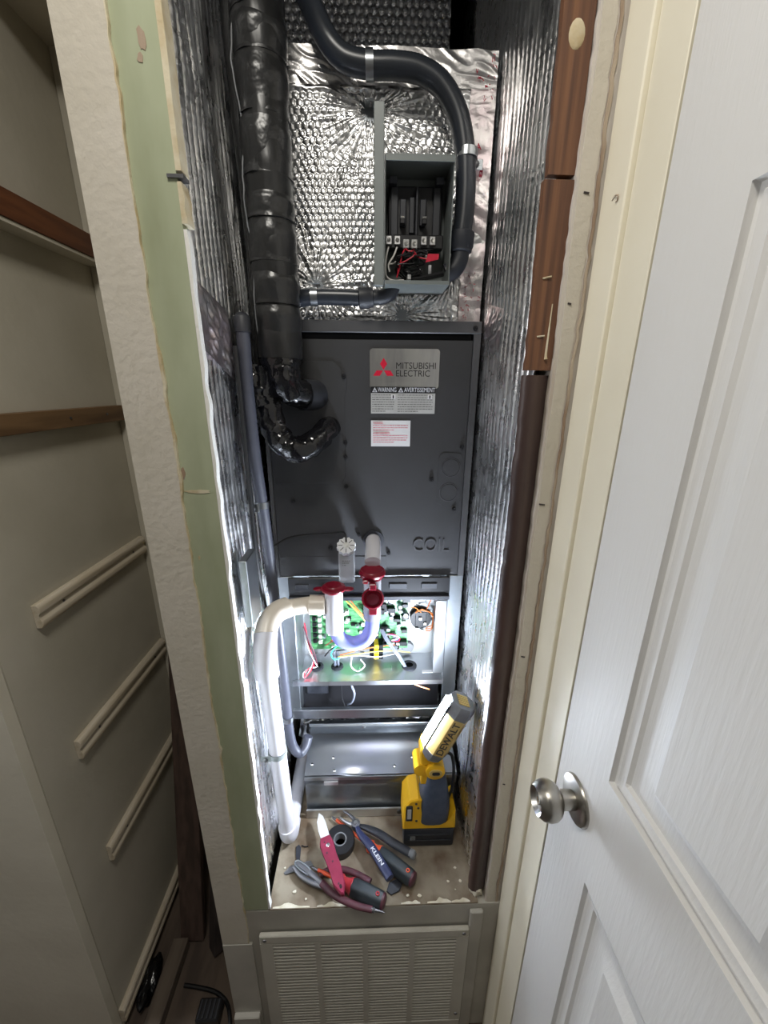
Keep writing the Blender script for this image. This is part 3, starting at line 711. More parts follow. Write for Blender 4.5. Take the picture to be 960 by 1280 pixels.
mb = MB(); mb.box((UX0+0.0085, 0.810, -0.408), (UX1-0.014, 0.8125, 0.0840), 0.0008); mb.build('front_panel', 'charcoal', ah)
# raised cover plate round the refrigerant stubs
def roundpoly(x0, z0, x1, z1, r, n=6):
    out = []
    for cx, cz, a0 in ((x1-r, z0+r, -90), (x1-r, z1-r, 0), (x0+r, z1-r, 90), (x0+r, z0+r, 180)):
        for k in range(n+1):
            a = math.radians(a0+90*k/n); out.append((cx+r*math.cos(a), cz+r*math.sin(a)))
    return out
b = MB(); b.prism([(-0.200, -0.195), (-0.064, -0.195), (-0.054, -0.183), (-0.052, -0.02), (-0.046, 0.0), (-0.048, 0.026), (-0.072, 0.045), (-0.200, 0.045)], (0, 0.8098, 0), (1, 0, 0), (0, 0, 1), 0.0014, 0.0005)
b.build('pipe_cover_plate', 'charcoal', ah)
b = MB(); b.prism([(-0.204, -0.406), (0.034, -0.406), (0.034, -0.360), (-0.204, -0.360)], (0, 0.8098, 0), (1, 0, 0), (0, 0, 1), 0.001, 0.0004); b.build('drain_cover_plate', 'charcoal', ah)
b = MB(); b.prism(roundpoly(0.140, -0.242, 0.190, -0.130, 0.012), (0, 0.8098, 0), (1, 0, 0), (0, 0, 1), 0.0008, 0.0003); b.build('knockout_plate', 'charcoal', ah)
for (x, z) in ((0.166, -0.160), (0.1645, -0.213)):
    b = MB(); b.torus((x, 0.8092, z), (0, 1, 0), 0.0195, 0.0011, 36, 6); b.build('knockout_ring', 'charcoal_edge', ah)
    b = MB(); b.lathe([(0, .018), (.0012, .0175), (.0013, 0)], (x, 0.8092, z), (0, -1, 0), 32); b.build('knockout_disc', 'charcoal', ah)
src = None
for p in ((-0.132, 0.045), (-0.0525, 0.018), (-0.0525, -0.108), (-0.0525, -0.138), (-0.0525, -0.2), (0.186, -0.117), (0.1265, -0.185), (0.1775, -0.25), (-0.027, -0.308), (0.038, -0.352), (-0.09, -0.338), (-0.165, -0.232), (0.196, 0.105), (-0.19, 0.105)):
    if src is None:
        b = MB(); b.lathe([(0, .0047), (.0015, .0047), (.0015, .0035), (.0042, .0032), (.0042, .0015), (.003, .0005)], (0, 0, 0), (0, -1, 0), 10); src = unit_part('screw', b, 'black_plastic', ah, (p[0], 0.8088, p[1]))
    else: again(src, ah, (p[0], 0.8088 if p[1] < 0.1 else 0.8052, p[1]))
lettering('embossed_coil_word', 'COIL', 'charcoal_edge', ah, (0.092, 0.8095, -0.349), (1, 0, 0), (0, 0, 1), 0.080, 0.030, -0.005, th=0.0018)  # lighter grey letters: light on the embossed edges put into colour
# labels
bl = MB(); bl.prism(roundpoly(-0.002, -0.004, 0.132, 0.0685, 0.006), (0, 0.8096, 0), (1, 0, 0), (0, 0, 1), 0.0009); bl = bl.build('brand_label', 'silver_label', ah)
for pts in ([(0.0243, 0.052), (0.0312, 0.0412), (0.0243, 0.0305), (0.0174, 0.0412)],
            [(0.0236, 0.0292), (0.0172, 0.0195), (0.0045, 0.0195), (0.0110, 0.0292)],
            [(0.0250, 0.0292), (0.0376, 0.0292), (0.0440, 0.0195), (0.0314, 0.0195)]):
    b = MB(); b.prism(pts, (0, 0.8087, 0), (1, 0, 0), (0, 0, 1), 0.0004); b.build('red_diamond', 'logo_red', bl)
lettering('maker_name', 'MITSUBISHI', 'letter_black', bl, (0.0485, 0.8088, 0.0325), (1, 0, 0), (0, 0, 1), 0.0765, 0.0115, 0.0)
lettering('maker_name', 'ELECTRIC', 'letter_black', bl, (0.0485, 0.8088, 0.0185), (1, 0, 0), (0, 0, 1), 0.0655, 0.0115, 0.0)
wl = MB(); wl.box((0.0, 0.8088, -0.0515), (0.1265, 0.8097, -0.0125)); wl = wl.build('warning_label', 'label_grey', ah)
b = MB(); b.box((0.0, 0.8084, -0.0125), (0.1265, 0.8097, -0.0005)); b.build('label_band', 'label_black', wl)
lettering('warning_word', 'WARNING', 'letter_white', wl, (0.0135, 0.8083, -0.0103), (1, 0, 0), (0, 0, 1), 0.036, 0.0082, 0.0)
lettering('warning_word', 'AVERTISSEMENT', 'letter_white', wl, (0.065, 0.8083, -0.0103), (1, 0, 0), (0, 0, 1), 0.0605, 0.0082, 0.0)
for x in (0.0025, 0.0535):
    b = MB(); b.prism([(x, -0.0107), (x+0.0098, -0.0107), (x+0.0049, -0.0018)], (0, 0.8082, 0), (1, 0, 0), (0, 0, 1), 0.0003); s3 = b.build('warning_triangle', 'letter_white', wl)
    b = MB(); b.prism([(x+0.0021, -0.0097), (x+0.0077, -0.0097), (x+0.0049, -0.0043)], (0, 0.8079, 0), (1, 0, 0), (0, 0, 1), 0.0003); b.build('warning_triangle', 'label_black', wl)
    lettering('warning_mark', '!', 'letter_white', wl, (x+0.0044, 0.8078, -0.0092), (1, 0, 0), (0, 0, 1), 0.001, 0.0040, 0.02)
def text_lines(parent, x0, x1, z_top, n, dz, m, seed, y=0.8085, hgt_=0.0013):
    rs_ = random.Random(seed); b = MB()
    for i in range(n):
        z = z_top-dz*i; x = x0; end = x1 if i < n-1 else x0+(x1-x0)*0.6
        while x < end-0.002:
            L = rs_.uniform(0.002, 0.0065); L = min(L, end-x)
            b.box((x, y, z-hgt_), (x+L, y+0.0006, z)); x += L+0.0011
    return b.build('fine_print', m, parent, kind='stuff')
text_lines(wl, 0.0025, 0.0465, -0.0155, 8, 0.0044, 'print_grey', 1)
text_lines(wl, 0.0525, 0.122, -0.0155, 8, 0.0044, 'print_grey', 2)
for x in (0.0395, 0.1115):
    b = MB(); b.box((x, 0.8079, -0.0235), (x+0.0085, 0.8083, -0.0150)); b.build('pictogram', 'label_white', wl)
    b = MB(); b.box((x+0.003, 0.8075, -0.0225), (x+0.0055, 0.8079, -0.0165)); b.build('pictogram', 'letter_black', wl)
nl = MB(); nl.box((0.0, 0.8088, -0.1165), (0.079, 0.8097, -0.065)); nl = nl.build('notice_label', 'label_white', ah)
lettering('notice_word', 'WARNING:', 'logo_red', nl, (0.004, 0.8083, -0.0715), (1, 0, 0), (0, 0, 1), 0.020, 0.0034, 0.0)
lettering('notice_word', 'AVERTISSEMENT:', 'logo_red', nl, (0.004, 0.8083, -0.0915), (1, 0, 0), (0, 0, 1), 0.034, 0.0034, 0.0)
text_lines(nl, 0.004, 0.074, -0.0740, 3, 0.0045, 'print_pink', 3)
text_lines(nl, 0.004, 0.074, -0.0940, 4, 0.0045, 'print_pink', 4)
# electrical bay
BX0, BX1 = -0.1775, 0.1745
mb = MB(); mb.box((UX0, 0.8075, -0.80), (UX0+0.034, 0.812, -0.4085), 0.001); mb.box((UX0+0.031, 0.8125, -0.80), (UX0+0.0335, 0.86, -0.41)); mb.build('bay_stile', 'galvanized_dull', ah)
mb = MB(); mb.box((UX1-0.033, 0.8075, -0.80), (UX1, 0.812, -0.4085), 0.001); mb.build('bay_stile', 'galvanized_dull', ah)
mb = MB(); mb.box((BX0, 0.905, -0.70), (BX1, 0.908, -0.415)); mb.build('bay_back', 'bay_white', ah)
mb = MB(); mb.box((BX0-0.0015, 0.8125, -0.69), (BX0, 0.905, -0.415)); mb.build('bay_side', 'tray_metal', ah)
mb = MB(); mb.box((BX1, 0.8125, -0.69), (BX1+0.0015, 0.905, -0.415)); mb.build('bay_side', 'bay_white', ah)
mb = MB(); mb.box((0.150, 0.806, -0.672), (0.1745, 0.8075, -0.472)); mb.box((0.1525, 0.8075, -0.672), (0.1535, 0.845, -0.472)); mb.build('bay_flange', 'galvanized', ah)
mb = MB(); mb.box((-0.192, 0.801, -0.690), (0.1755, 0.905, -0.6875)); mb.box((-0.192, 0.7995, -0.700), (0.1755, 0.801, -0.6875)); mb.build('bay_tray', 'tray_metal', ah)
bar_ = MB(); bar_.box((-0.186, 0.799, -0.4575), (0.177, 0.8065, -0.4085), 0.001)
bar_ = bar_.build('black_cover_bar', 'black_plastic', ah)
mb = MB(); mb.box((-0.186, 0.793, -0.462), (0.177, 0.80, -0.452), 0.001); mb.build('bar_lip', 'black_rubber', bar_)
for x, L in ((-0.155, 0.03), (-0.09, 0.04), (0.13, 0.035), (0.06, 0.04)):
    mb = MB(); mb.box((x-L/2, 0.7965, -0.4345), (x+L/2, 0.7992, -0.422), 0.0008); mb.build('bar_clip', 'black_rubber', bar_)
for x0, x1 in ((-0.14, -0.09), (0.055, 0.115), (0.13, 0.155)):
    mb = MB(); mb.box((x0, 0.8035, -0.4105), (x1, 0.8075, -0.4075)); mb.build('bent_tab', 'tray_metal', ah)
# circuit board with its components
pcb = MB(); pcb.box((-0.158, 0.892, -0.662), (0.095, 0.8935, -0.470)); pcb = pcb.build('circuit_board', 'pcb_green', ah)
for (x, z) in ((-0.152, -0.655), (0.088, -0.655), (-0.152, -0.478), (0.088, -0.478)):
    b = MB(); b.cyl((x, 0.8935, z), (x, 0.904, z), 0.003, 10); b.build('standoff', 'steel', pcb)
protos = {}
def comp(kind, x, z, sx, sz, h_, m):
    key = (kind, m)
    if key not in protos:
        b = MB()
        if kind == 'capacitor': b.lathe([(0, .5), (.9, .5), (1, .42), (.97, .40), (.97, 0)], (0, 0, 0), (0, -1, 0), 14)
        else: b.box((-.5, -1, -.5), (.5, 0, .5), 0.06)
        protos[key] = unit_part(kind, b, m, pcb, (x, 0.892, z), scale=(sx, h_, sz))
    else: again(protos[key], pcb, (x, 0.892, z), scale=(sx, h_, sz))
rs = random.Random(11)
for i in range(7):                      # row of relays / chips at the left
    comp('chip', -0.147, -0.535-i*0.0165, 0.010, 0.011, 0.006, 'chip_black'); comp('connector', -0.133, -0.537-i*0.0165, 0.009, 0.010, 0.008, 'comp_white')
for i in range(44):
    x, z = rs.uniform(-0.122, -0.02), rs.uniform(-0.655, -0.48)
    k = rs.random()
    if k < .4: comp('connector', x, z, rs.uniform(.005, .010), rs.uniform(.005, .012), rs.uniform(.006, .012), 'comp_white')
    elif k < .75: comp('chip', x, z, rs.uniform(.006, .014), rs.uniform(.006, .010), .004, 'chip_black')
    else: comp('capacitor', x, z, .008, .008, rs.uniform(.008, .016), 'comp_grey')
for i in range(64):
    x, z = rs.uniform(-0.02, 0.09), rs.uniform(-0.655, -0.475)
    k = rs.random()
    if k < .5: comp('chip', x, z, rs.uniform(.010, .020), rs.uniform(.008, .016), rs.uniform(.008, .02), 'chip_black')
    elif k < .66: comp('connector', x, z, rs.uniform(.006, .012), rs.uniform(.006, .012), rs.uniform(.008, .014), 'comp_white')
    elif k < .74: comp('connector', x, z, .010, .012, .014, 'comp_blue')
    else: comp('capacitor', x, z, .011, .011, rs.uniform(.012, .022), 'comp_grey')
comp('capacitor', 0.05, -0.503, 0.020, 0.020, 0.03, 'comp_grey'); comp('connector', 0.068, -0.495, 0.012, 0.022, 0.022, 'comp_blue')
comp('connector', -0.012, -0.548, 0.012, 0.010, 0.02, 'comp_yellow'); comp('connector', 0.003, -0.61, 0.03, 0.02, 0.02, 'chip_black')
# terminal blocks in front of the board: yellow bodies, black jaws
for z in (-0.652, -0.637, -0.668):
    for j, (dx, m) in enumerate(((-0.012, 'chip_black'), (0.0, 'comp_yellow'), (0.012, 'chip_black'))):
        comp('terminal', 0.012+dx, z, 0.011, 0.0125, 0.030, m)
# choke coil at the right
ck = MB(); ck.lathe([(0, .012), (0, .027), (.014, .027), (.014, .012), (0, .012)], (0.1275, 0.904, -0.575), (0, -1, 0), 28); ck = ck.build('choke_coil', 'chip_black', ah)
b = MB(); b.box((0.112, 0.889, -0.60), (0.143, 0.899, -0.552), 0.002); b.build('coil_holder', 'chip_black', ck)
for k in range(3):
    b = MB(); pts = []
    for i in range(14):
        a = math.radians(-70+i*15); R_ = 0.029+0.002*k; pts.append((0.130+R_*math.cos(a), 0.888-0.003*k+0.004*math.sin(i*1.7+k), -0.575+R_*math.sin(a)))
    b.tube(pts, 0.0013, 6, 3); b.build('copper_lead', 'wire_orange', ck)
for (x, z) in ((0.118, -0.60), (0.131, -0.605), (0.126, -0.57), (0.138, -0.585)):
    b = MB(); b.box((x-.004, 0.884, z-.004), (x+.004, 0.8895, z+.004), .001); b.build('coil_terminal', 'steel', ck)
def wire(pts, m, r=0.0013, name='wire', parent=None):
    b = MB(); b.tube(pts, r, 6, 5); return b.build(name, m, parent or ah)
wire([(0.095, 0.885, -0.54), (0.108, 0.872, -0.528), (0.125, 0.875, -0.545)], 'wire_orange')
wire([(0.14, 0.885, -0.545), (0.15, 0.87, -0.50), (0.158, 0.86, -0.47)], 'copper')
wire([(-0.165, 0.85, -0.555), (-0.158, 0.845, -0.60), (-0.150, 0.842, -0.64), (-0.146, 0.85, -0.69)], 'wire_red', 0.0016)
wire([(-0.168, 0.85, -0.565), (-0.155, 0.84, -0.60), (-0.143, 0.842, -0.64), (-0.138, 0.85, -0.69)], 'handle_maroon', 0.0022)
wire([(-0.166, 0.85, -0.59), (-0.159, 0.838, -0.61), (-0.15, 0.836, -0.64), (-0.136, 0.85, -0.69)], 'wire_white', 0.0014)
for k, m in enumerate(('wire_white', 'wire_red')):
    wire([(-0.142, 0.846, -0.683), (-0.155, 0.825, -0.668), (-0.168+k*.004, 0.812, -0.672), (-0.165, 0.81, -0.684), (-0.153+k*.003, 0.825, -0.672), (-0.145, 0.84, -0.655)], m, 0.0017)
wire([(-0.105, 0.87, -0.62), (-0.09, 0.85, -0.605), (-0.075, 0.85, -0.615), (-0.07, 0.87, -0.64)], 'wire_orange')
wire([(-0.118, 0.87, -0.635), (-0.10, 0.85, -0.61), (-0.085, 0.848, -0.60)], 'tool_red')
wire([(-0.060, 0.87, -0.618), (-0.085, 0.842, -0.615), (-0.101, 0.838, -0.636), (-0.094, 0.84, -0.655), (-0.08, 0.85, -0.657)], 'wire_teal', 0.0018)
wire([(-0.085, 0.85, -0.655), (-0.04, 0.845, -0.645), (0.0, 0.858, -0.648), (0.05, 0.865, -0.65), (0.10, 0.87, -0.66)], 'wire_yellow')
wire([(-0.085, 0.852, -0.66), (-0.03, 0.85, -0.652), (0.01, 0.86, -0.665), (0.06, 0.868, -0.662)], 'wire_white')
wire([(-0.08, 0.85, -0.65), (-0.04, 0.85, -0.638), (0.0, 0.86, -0.636), (0.06, 0.87, -0.636)], 'wire_orange')
wire([(-0.09, 0.86, -0.645), (-0.06, 0.845, -0.63), (-0.03, 0.85, -0.64), (-0.02, 0.86, -0.65)], 'wire_black', 0.0018)
wire([(-0.12, 0.86, -0.66), (-0.105, 0.85, -0.635), (-0.09, 0.85, -0.625)], 'wire_black', 0.0018)
wire([(-0.05, 0.845, -0.65), (-0.052, 0.835, -0.672), (-0.035, 0.83, -0.683), (-0.018, 0.836, -0.672), (-0.028, 0.845, -0.66)], 'wire_white', 0.0017, 'cable_tie')
wire([(-0.062, 0.86, -0.50), (-0.035, 0.85, -0.525), (-0.005, 0.85, -0.565), (0.015, 0.86, -0.60)], 'wire_yellow', 0.0022)
wire([(-0.055, 0.86, -0.495), (-0.03, 0.852, -0.525), (0.0, 0.852, -0.56)], 'wire_orange', 0.0016)
for dx, m in ((0, 'wire_grey'), (0.005, 'wire_grey')):
    wire([(0.022+dx, 0.855, -0.58), (0.038+dx, 0.842, -0.605), (0.062+dx, 0.838, -0.64), (0.088+dx*.5, 0.846, -0.692)], m, 0.003, 'cable')
for k, m in enumerate(('wire_red', 'comp_blue', 'wire_white')):
    wire([(0.04, 0.865, -0.60), (0.055+k*.003, 0.852, -0.592-k*.003), (0.07, 0.855, -0.605), (0.068, 0.865, -0.622+k*.004), (0.05, 0.865, -0.62)], m)
for dx in (-0.004, 0.004):
    wire([(-0.092+dx, 0.86, -0.645), (-0.09+dx, 0.852, -0.67), (-0.088+dx, 0.855, -0.70)], 'wire_grey', 0.0032, 'cable')
for (x, y, r_) in ((-0.140, 0.853, .017), (-0.0885, 0.853, .0155), (0.0965, 0.852, .0195)):
    g = MB(); g.lathe([(0, r_*.55), (0, r_), (.003, r_), (.005, r_*.85), (.0055, r_*.55), (0, r_*.55)], (x, y, -0.6878), (0, 0, 1), 26); g = g.build('grommet', 'black_rubber', ah)
    g2 = MB(); g2.lathe([(0, r_*.56), (.002, r_*.56), (.0021, 0)], (x, y, -0.6877), (0, 0, 1), 20); g2.build('grommet_hole', 'black_void', g)
b = MB(); b.lathe([(0, .0), (0, .017), (.006, .015), (.0065, 0)], (0.096, 0.9, -0.665), (0, -1, 0), 22); b.build('back_grommet', 'lamp_grey', ah)
b = MB(); b.box((0.128, 0.825, -0.6875), (0.165, 0.835, -0.6865)); b.build('tray_sticker', 'label_white', ah)
for x in (-0.03, 0.05): 
    b = MB(); b.box((x-.0015, 0.835, -0.6875), (x+.0015, 0.85, -0.6865)); b.build('tray_rivet', 'nickel_bright', ah)
# lower compartment
mb = MB(); mb.box((UX0+0.034, 0.85, -0.83), (UX1-0.034, 0.853, -0.702)); mb.build('lower_panel', 'black_plastic', ah)
mb = MB(); mb.box((UX0+0.045, 0.846, -0.765), (UX0+0.10, 0.8498, -0.712)); mb.build('lower_block', 'black_rubber', ah)
mb = MB(); mb.box((UX0+0.016, 0.799, -0.801), (UX1-0.014, 0.8105, -0.7735), 0.001); mb.build('bottom_rail', 'galvanized', ah)
mb = MB(); mb.box((UX0, 0.95, -0.82), (UX1, 1.15, -0.80)); mb.build('base_pan', 'charcoal', ah)
mb = MB(); mb.box((UX0, 0.8135, -0.82), (UX0+0.002, 1.15, -0.4)); mb.build('lower_side', 'charcoal', ah)
mb = MB(); mb.box((UX1-0.002, 0.8135, -0.82), (UX1, 1.15, -0.4)); mb.build('lower_side', 'charcoal', ah)
wire([(-0.05, 0.80, -0.70), (-0.043, 0.798, -0.725), (-0.05, 0.80, -0.752), (-0.062, 0.815, -0.772)], 'wire_grey', 0.0028, 'hanging_cable')
wire([(-0.075, 0.805, -0.70), (-0.074, 0.80, -0.735), (-0.068, 0.81, -0.772)], 'wire_black', 0.0016, 'hanging_cable')
wire([(0.105, 0.798, -0.6985), (0.125, 0.794, -0.704), (0.142, 0.792, -0.709)], 'copper', 0.0018, 'loose_wire')

# ================================================================== INSULATED REFRIGERANT LINES
ls = thing('insulated_line_set', (-0.16, 0.74, -0.12), 'black tape wrapped refrigerant lines bending into the air handler', 'pipe')
def crumple(seed, amp, fz=0.9, fa=2.0):
    return lambda i, a: 1+amp*(float(vnoise(np.array(i*fz*0.35+3), np.array((math.cos(a)+2)*fa+(math.sin(a)+2)*fa*1.7), seed))-0.5)*2
mb = MB(); mb.tube([(-0.158, 0.748, z) for z in np.linspace(0.93, 0.045, 60)], lambda f: 0.037+0.0015*math.sin(f*40), 26, 2, fn=crumple(301, 0.05)); mb.build('wrapped_suction_line', 'tape_black', ls)
mb = MB(); mb.tube([(-0.188+0.004*math.sin(z*9), 0.762, z) for z in np.linspace(0.93, -0.05, 60)], 0.0215, 20, 2, fn=crumple(303, 0.06)); mb.build('wrapped_liquid_line', 'tape_black', ls)
# spiral tape laps
rs = random.Random(21)
for k, (z, h_) in enumerate(((0.525, 0.075), (0.462, 0.040), (0.405, 0.060), (0.335, 0.066), (0.262, 0.030), (0.215, 0.055), (0.150, 0.044), (0.098, 0.050))):
    mb = MB(); mb.tube([(-0.158, 0.748, z+h_/2), (-0.158, 0.7475, z), (-0.158, 0.748, z-h_/2)], lambda f: 0.0384+0.0009*math.sin(f*3.1+k), 26, 6, fn=crumple(301, 0.05)); mb.build('tape_band', 'tape_band', ls)
b = MB(); zz_ = np.linspace(0.55, 0.03, 90)
b.tube([(-0.1885+0.003*math.sin(z*40)+0.004*(float(vnoise(np.array(z*60), np.array(0.0), 331))-.5)-0.006*(z-0.3), 0.7215+0.004*abs(math.sin(z*23)), z) for z in zz_], 0.0011, 6, 1); b.build('lit_tape_seam', 'lamp_grey', ls)  # pale strand on the tape seam; its dotted highlight put into colour
# suction elbow
mb = MB(); mb.tube([(-0.158, 0.748, 0.055), (-0.157, 0.742, 0.03), (-0.150, 0.741, 0.006), (-0.137, 0.755, -0.012), (-0.120, 0.785, -0.016), (-0.112, 0.811, -0.016)], lambda f: 0.036-0.011*min(1, f*1.8), 22, 7, fn=crumple(341, 0.10, 1.6, 2.2)); mb.build('suction_elbow', 'tape_gloss', ls)
mb = MB(); mb.tube([(-0.128, 0.775, -0.016), (-0.118, 0.79, -0.017), (-0.110, 0.811, -0.017)], 0.0285, 22, 5); mb.build('elbow_collar', 'black_rubber', ls)
mb = MB(); mb.tube([(-0.150, 0.719, 0.028), (-0.147, 0.714, 0.005), (-0.138, 0.722, -0.022)], lambda f: 0.019-0.003*f, 18, 7, fn=crumple(343, 0.25, 1.8, 2.4)); mb.build('crumpled_tape', 'tape_gloss', ls)
# liquid line bend
mb = MB(); mb.tube([(-0.186, 0.745, 0.03), (-0.185, 0.742, -0.03), (-0.178, 0.740, -0.07), (-0.160, 0.736, -0.102), (-0.132, 0.738, -0.112), (-0.105, 0.755, -0.100), (-0.088, 0.785, -0.082), (-0.082, 0.811, -0.078)], lambda f: 0.0245-0.003*f, 20, 7, fn=crumple(345, 0.13, 1.5, 2.0)); mb.build('liquid_bend', 'tape_gloss', ls)
mb = MB(); mb.tube([(-0.205, 0.735, 0.03), (-0.2, 0.725, -0.005), (-0.19, 0.722, -0.035)], lambda f: 0.015, 14, 6, fn=crumple(347, 0.3, 2, 2.2)); mb.build('loose_tape', 'tape_gloss', ls)

# ================================================================== GREY FLEXIBLE CONDUIT (left wall)
fc = thing('flexible_conduit', (-0.2, 0.73, -0.86), 'grey ribbed flexible conduit running down the left foil to the metal box', 'conduit')
path = [(-0.2085, 0.713, 0.10), (-0.2085, 0.706, 0.0), (-0.207, 0.708, -0.12), (-0.2055, 0.727, -0.24), (-0.2045, 0.735, -0.32), (-0.200, 0.74, -0.50), (-0.198, 0.745, -0.68), (-0.1975, 0.75, -0.78), (-0.192, 0.752, -0.835), (-0.178, 0.756, -0.862), (-0.165, 0.765, -0.852), (-0.158, 0.775, -0.830)]
mb = MB(); mb.tube(path, 0.0108, 14, 26, fn=lambda i, a: 1+0.05*(i % 2)); mb.build('ribbed_sleeve', 'conduit_grey', fc)
b = MB(); b.lathe([(0, .0095), (0, .0135), (.022, .0135), (.026, .0110), (.03, .006), (.03, 0)], (-0.2085, 0.7125, 0.082), (0, 0.05, 1), 18); b.build('conduit_end', 'black_rubber', fc)
def strap(parent, c, ax, r, tab, m='galvanized', wdt=0.012):
    c = Vector(c); ax = Vector(ax).normalized()
    mb = MB(); mb.lathe([(-wdt/2, r), (-wdt/2, r+.0015), (wdt/2, r+.0015), (wdt/2, r), (-wdt/2, r)], c, ax, 26)
    st = mb.build('strap_clamp', m, parent)
    t = Vector(tab); d = (t-c).normalized()
    side = d.cross(ax).normalized() if abs(d.dot(ax)) < 0.9 else Vector((1, 0, 0))
    n = Vector((0, -1, 0)) if abs(t.y-c.y) < 0.03 else Vector((1, 0, 0))
    e2 = ax; e1 = n.cross(e2).normalized()
    if abs(d.dot(ax)) > 0.9: pass
    b = MB(); b.prism([(-0.011, -0.0075), (0.011, -0.0075), (0.011, 0.0075), (-0.011, 0.0075)], t, e1, e2, 0.0012, 0.0004); b.build('strap_tab', m, st)
    b = MB(); b.lathe([(0, .0048), (.002, .0045), (.003, .003), (.003, 0)], t+n*0.0012, n, 12); b.build('strap_screw', 'steel_dark', st)
    return st
strap(fc, (-0.2058, 0.7235, -0.215), (0, 0.1, 1), 0.0118, (-0.2165, 0.702, -0.215)); strap(fc, (-0.1976, 0.7478, -0.745), (0, 0, 1), 0.0118, (-0.2135, 0.727, -0.745))
mb = MB(); mb.tube([(-0.2165, 0.69, 0.06), (-0.216, 0.69, -0.2), (-0.215, 0.69, -0.33), (-0.212, 0.71, -0.45)], 0.0045, 10, 6)
mb.build('wall_cable', 'wire_black', label='thin dark cable beside the grey conduit on the left foil', cat='cable')

# ================================================================== BLACK LIQUID-TIGHT CONDUITS
def black_conduit(root, path, r=0.0165):
    mb = MB(); mb.tube(path, r, 20, 8); mb.build('jacket', 'conduit_black', root)
    # fine spiral ridges
    mb = MB(); P = catmull(path, 40)
    b = MB()
    for i in range(2, len(P)-2, 1):
        pass
uc = thing('liquid_tight_conduit', (0.08, 0.80, 0.2), 'black liquid tight conduit looping over the plenum into the grey switch box', 'conduit')
path = [(-0.13, 0.845, 0.66), (-0.105, 0.82, 0.585), (-0.088, 0.80, 0.545), (-0.066, 0.79, 0.502), (-0.040, 0.79, 0.479), (-0.001, 0.79, 0.4715), (0.040, 0.79, 0.4715), (0.078, 0.79, 0.467), (0.112, 0.79, 0.450), (0.138, 0.79, 0.418), (0.152, 0.79, 0.378), (0.1585, 0.79, 0.33), (0.1595, 0.79, 0.285), (0.157, 0.79, 0.248)]
mb = MB(); mb.tube(path, 0.0165, 20, 16, fn=lambda i, a: 1+0.02*(i % 2)); mb.build('jacket', 'conduit_black', uc)
mb = MB(); mb.lathe([(0, .0168), (.002, .0215), (.022, .0215), (.026, .0195), (.030, .0195), (.032, .0165)], (0.1575, 0.79, 0.254), (-0.05, 0, -1), 26); ft = mb.build('elbow_fitting', 'black_rubber', uc)
mb = MB(); mb.tube([(0.1562, 0.79, 0.228), (0.155, 0.79, 0.212), (0.147, 0.791, 0.198), (0.1335, 0.793, 0.191)], 0.0155, 18, 7); mb.build('elbow_bend', 'black_rubber', ft)
strap(uc, (-0.001, 0.79, 0.4715), (1, 0, 0.02), 0.0168, (-0.001, 0.822, 0.442)); strap(uc, (0.1575, 0.79, 0.362), (0.02, 0, 1), 0.0168, (0.181, 0.818, 0.362))
lc = thing('liquid_tight_conduit', (-0.06, 0.80, 0.13), 'short black conduit running under the grey switch box from the taped lines', 'conduit')
mb = MB(); mb.tube([(-0.16, 0.80, 0.135), (-0.135, 0.795, 0.146), (-0.10, 0.79, 0.1505), (-0.05, 0.79, 0.151), (-0.018, 0.79, 0.150)], 0.0135, 18, 14, fn=lambda i, a: 1+0.02*(i % 2)); mb.build('jacket', 'conduit_black', lc)
mb = MB(); mb.lathe([(0, .0138), (.002, .018), (.018, .018), (.021, .0165), (.026, .0165), (.027, .013)], (-0.022, 0.79, 0.150), (1, 0, 0.05), 24); ft = mb.build('elbow_fitting', 'black_rubber', lc)
mb = MB(); mb.tube([(0.002, 0.79, 0.151), (0.02, 0.79, 0.152), (0.034, 0.79, 0.158), (0.041, 0.79, 0.170)], 0.0125, 16, 7); mb.build('elbow_bend', 'black_rubber', ft)
strap(lc, (-0.100, 0.79, 0.1505), (1, 0, 0.03), 0.0138, (-0.100, 0.822, 0.176))

# ================================================================== SWITCH BOX
sb = thing('breaker_enclosure', (0.08, 0.79, 0.163), 'open grey breaker enclosure with loose wiring on the plenum box', 'electrical box')
EX0, EX1, EZ0, EZ1, EY0, EY1 = 0.0225, 0.1325, 0.170, 0.343, 0.752, 0.828
mb = MB(); mb.box((EX0, EY1-0.0015, EZ0), (EX1, EY1, EZ1)); mb.build('back_plate', 'enclosure_grey', sb)
mb = MB(); mb.box((EX0, EY0, EZ0), (EX0+0.0015, EY1-0.0016, EZ1)); mb.build('side_plate', 'enclosure_grey', sb)
mb = MB(); mb.box((EX1-0.0015, EY0, EZ0), (EX1, EY1-0.0016, EZ1)); mb.build('side_plate', 'enclosure_grey', sb)
mb = MB(); mb.box((EX0+0.0016, EY0-0.004, EZ1-0.0015), (EX1, EY1-0.0016, EZ1)); mb.box((EX0+0.0016, EY0-0.004, EZ1-0.009), (EX1, EY0-0.0025, EZ1-0.0016)); mb.build('top_plate', 'enclosure_grey', sb)
mb = MB(); mb.box((EX0+0.0016, EY0-0.004, EZ0-0.006), (EX1, EY1-0.0016, EZ0-0.0003)); mb.build('bottom_plate', 'enclosure_grey', sb)
# long cover folded open, seen edge on
mb = MB(); mb.box((0.0055, 0.742, 0.160), (0.0215, 0.7535, 0.403), 0.001); cov = mb.build('open_cover', 'enclosure_grey', sb)
mb = MB(); mb.box((0.0075, 0.7415, 0.164), (0.0105, 0.7422, 0.399)); mb.build('cover_hem', 'enclosure_grey', cov)
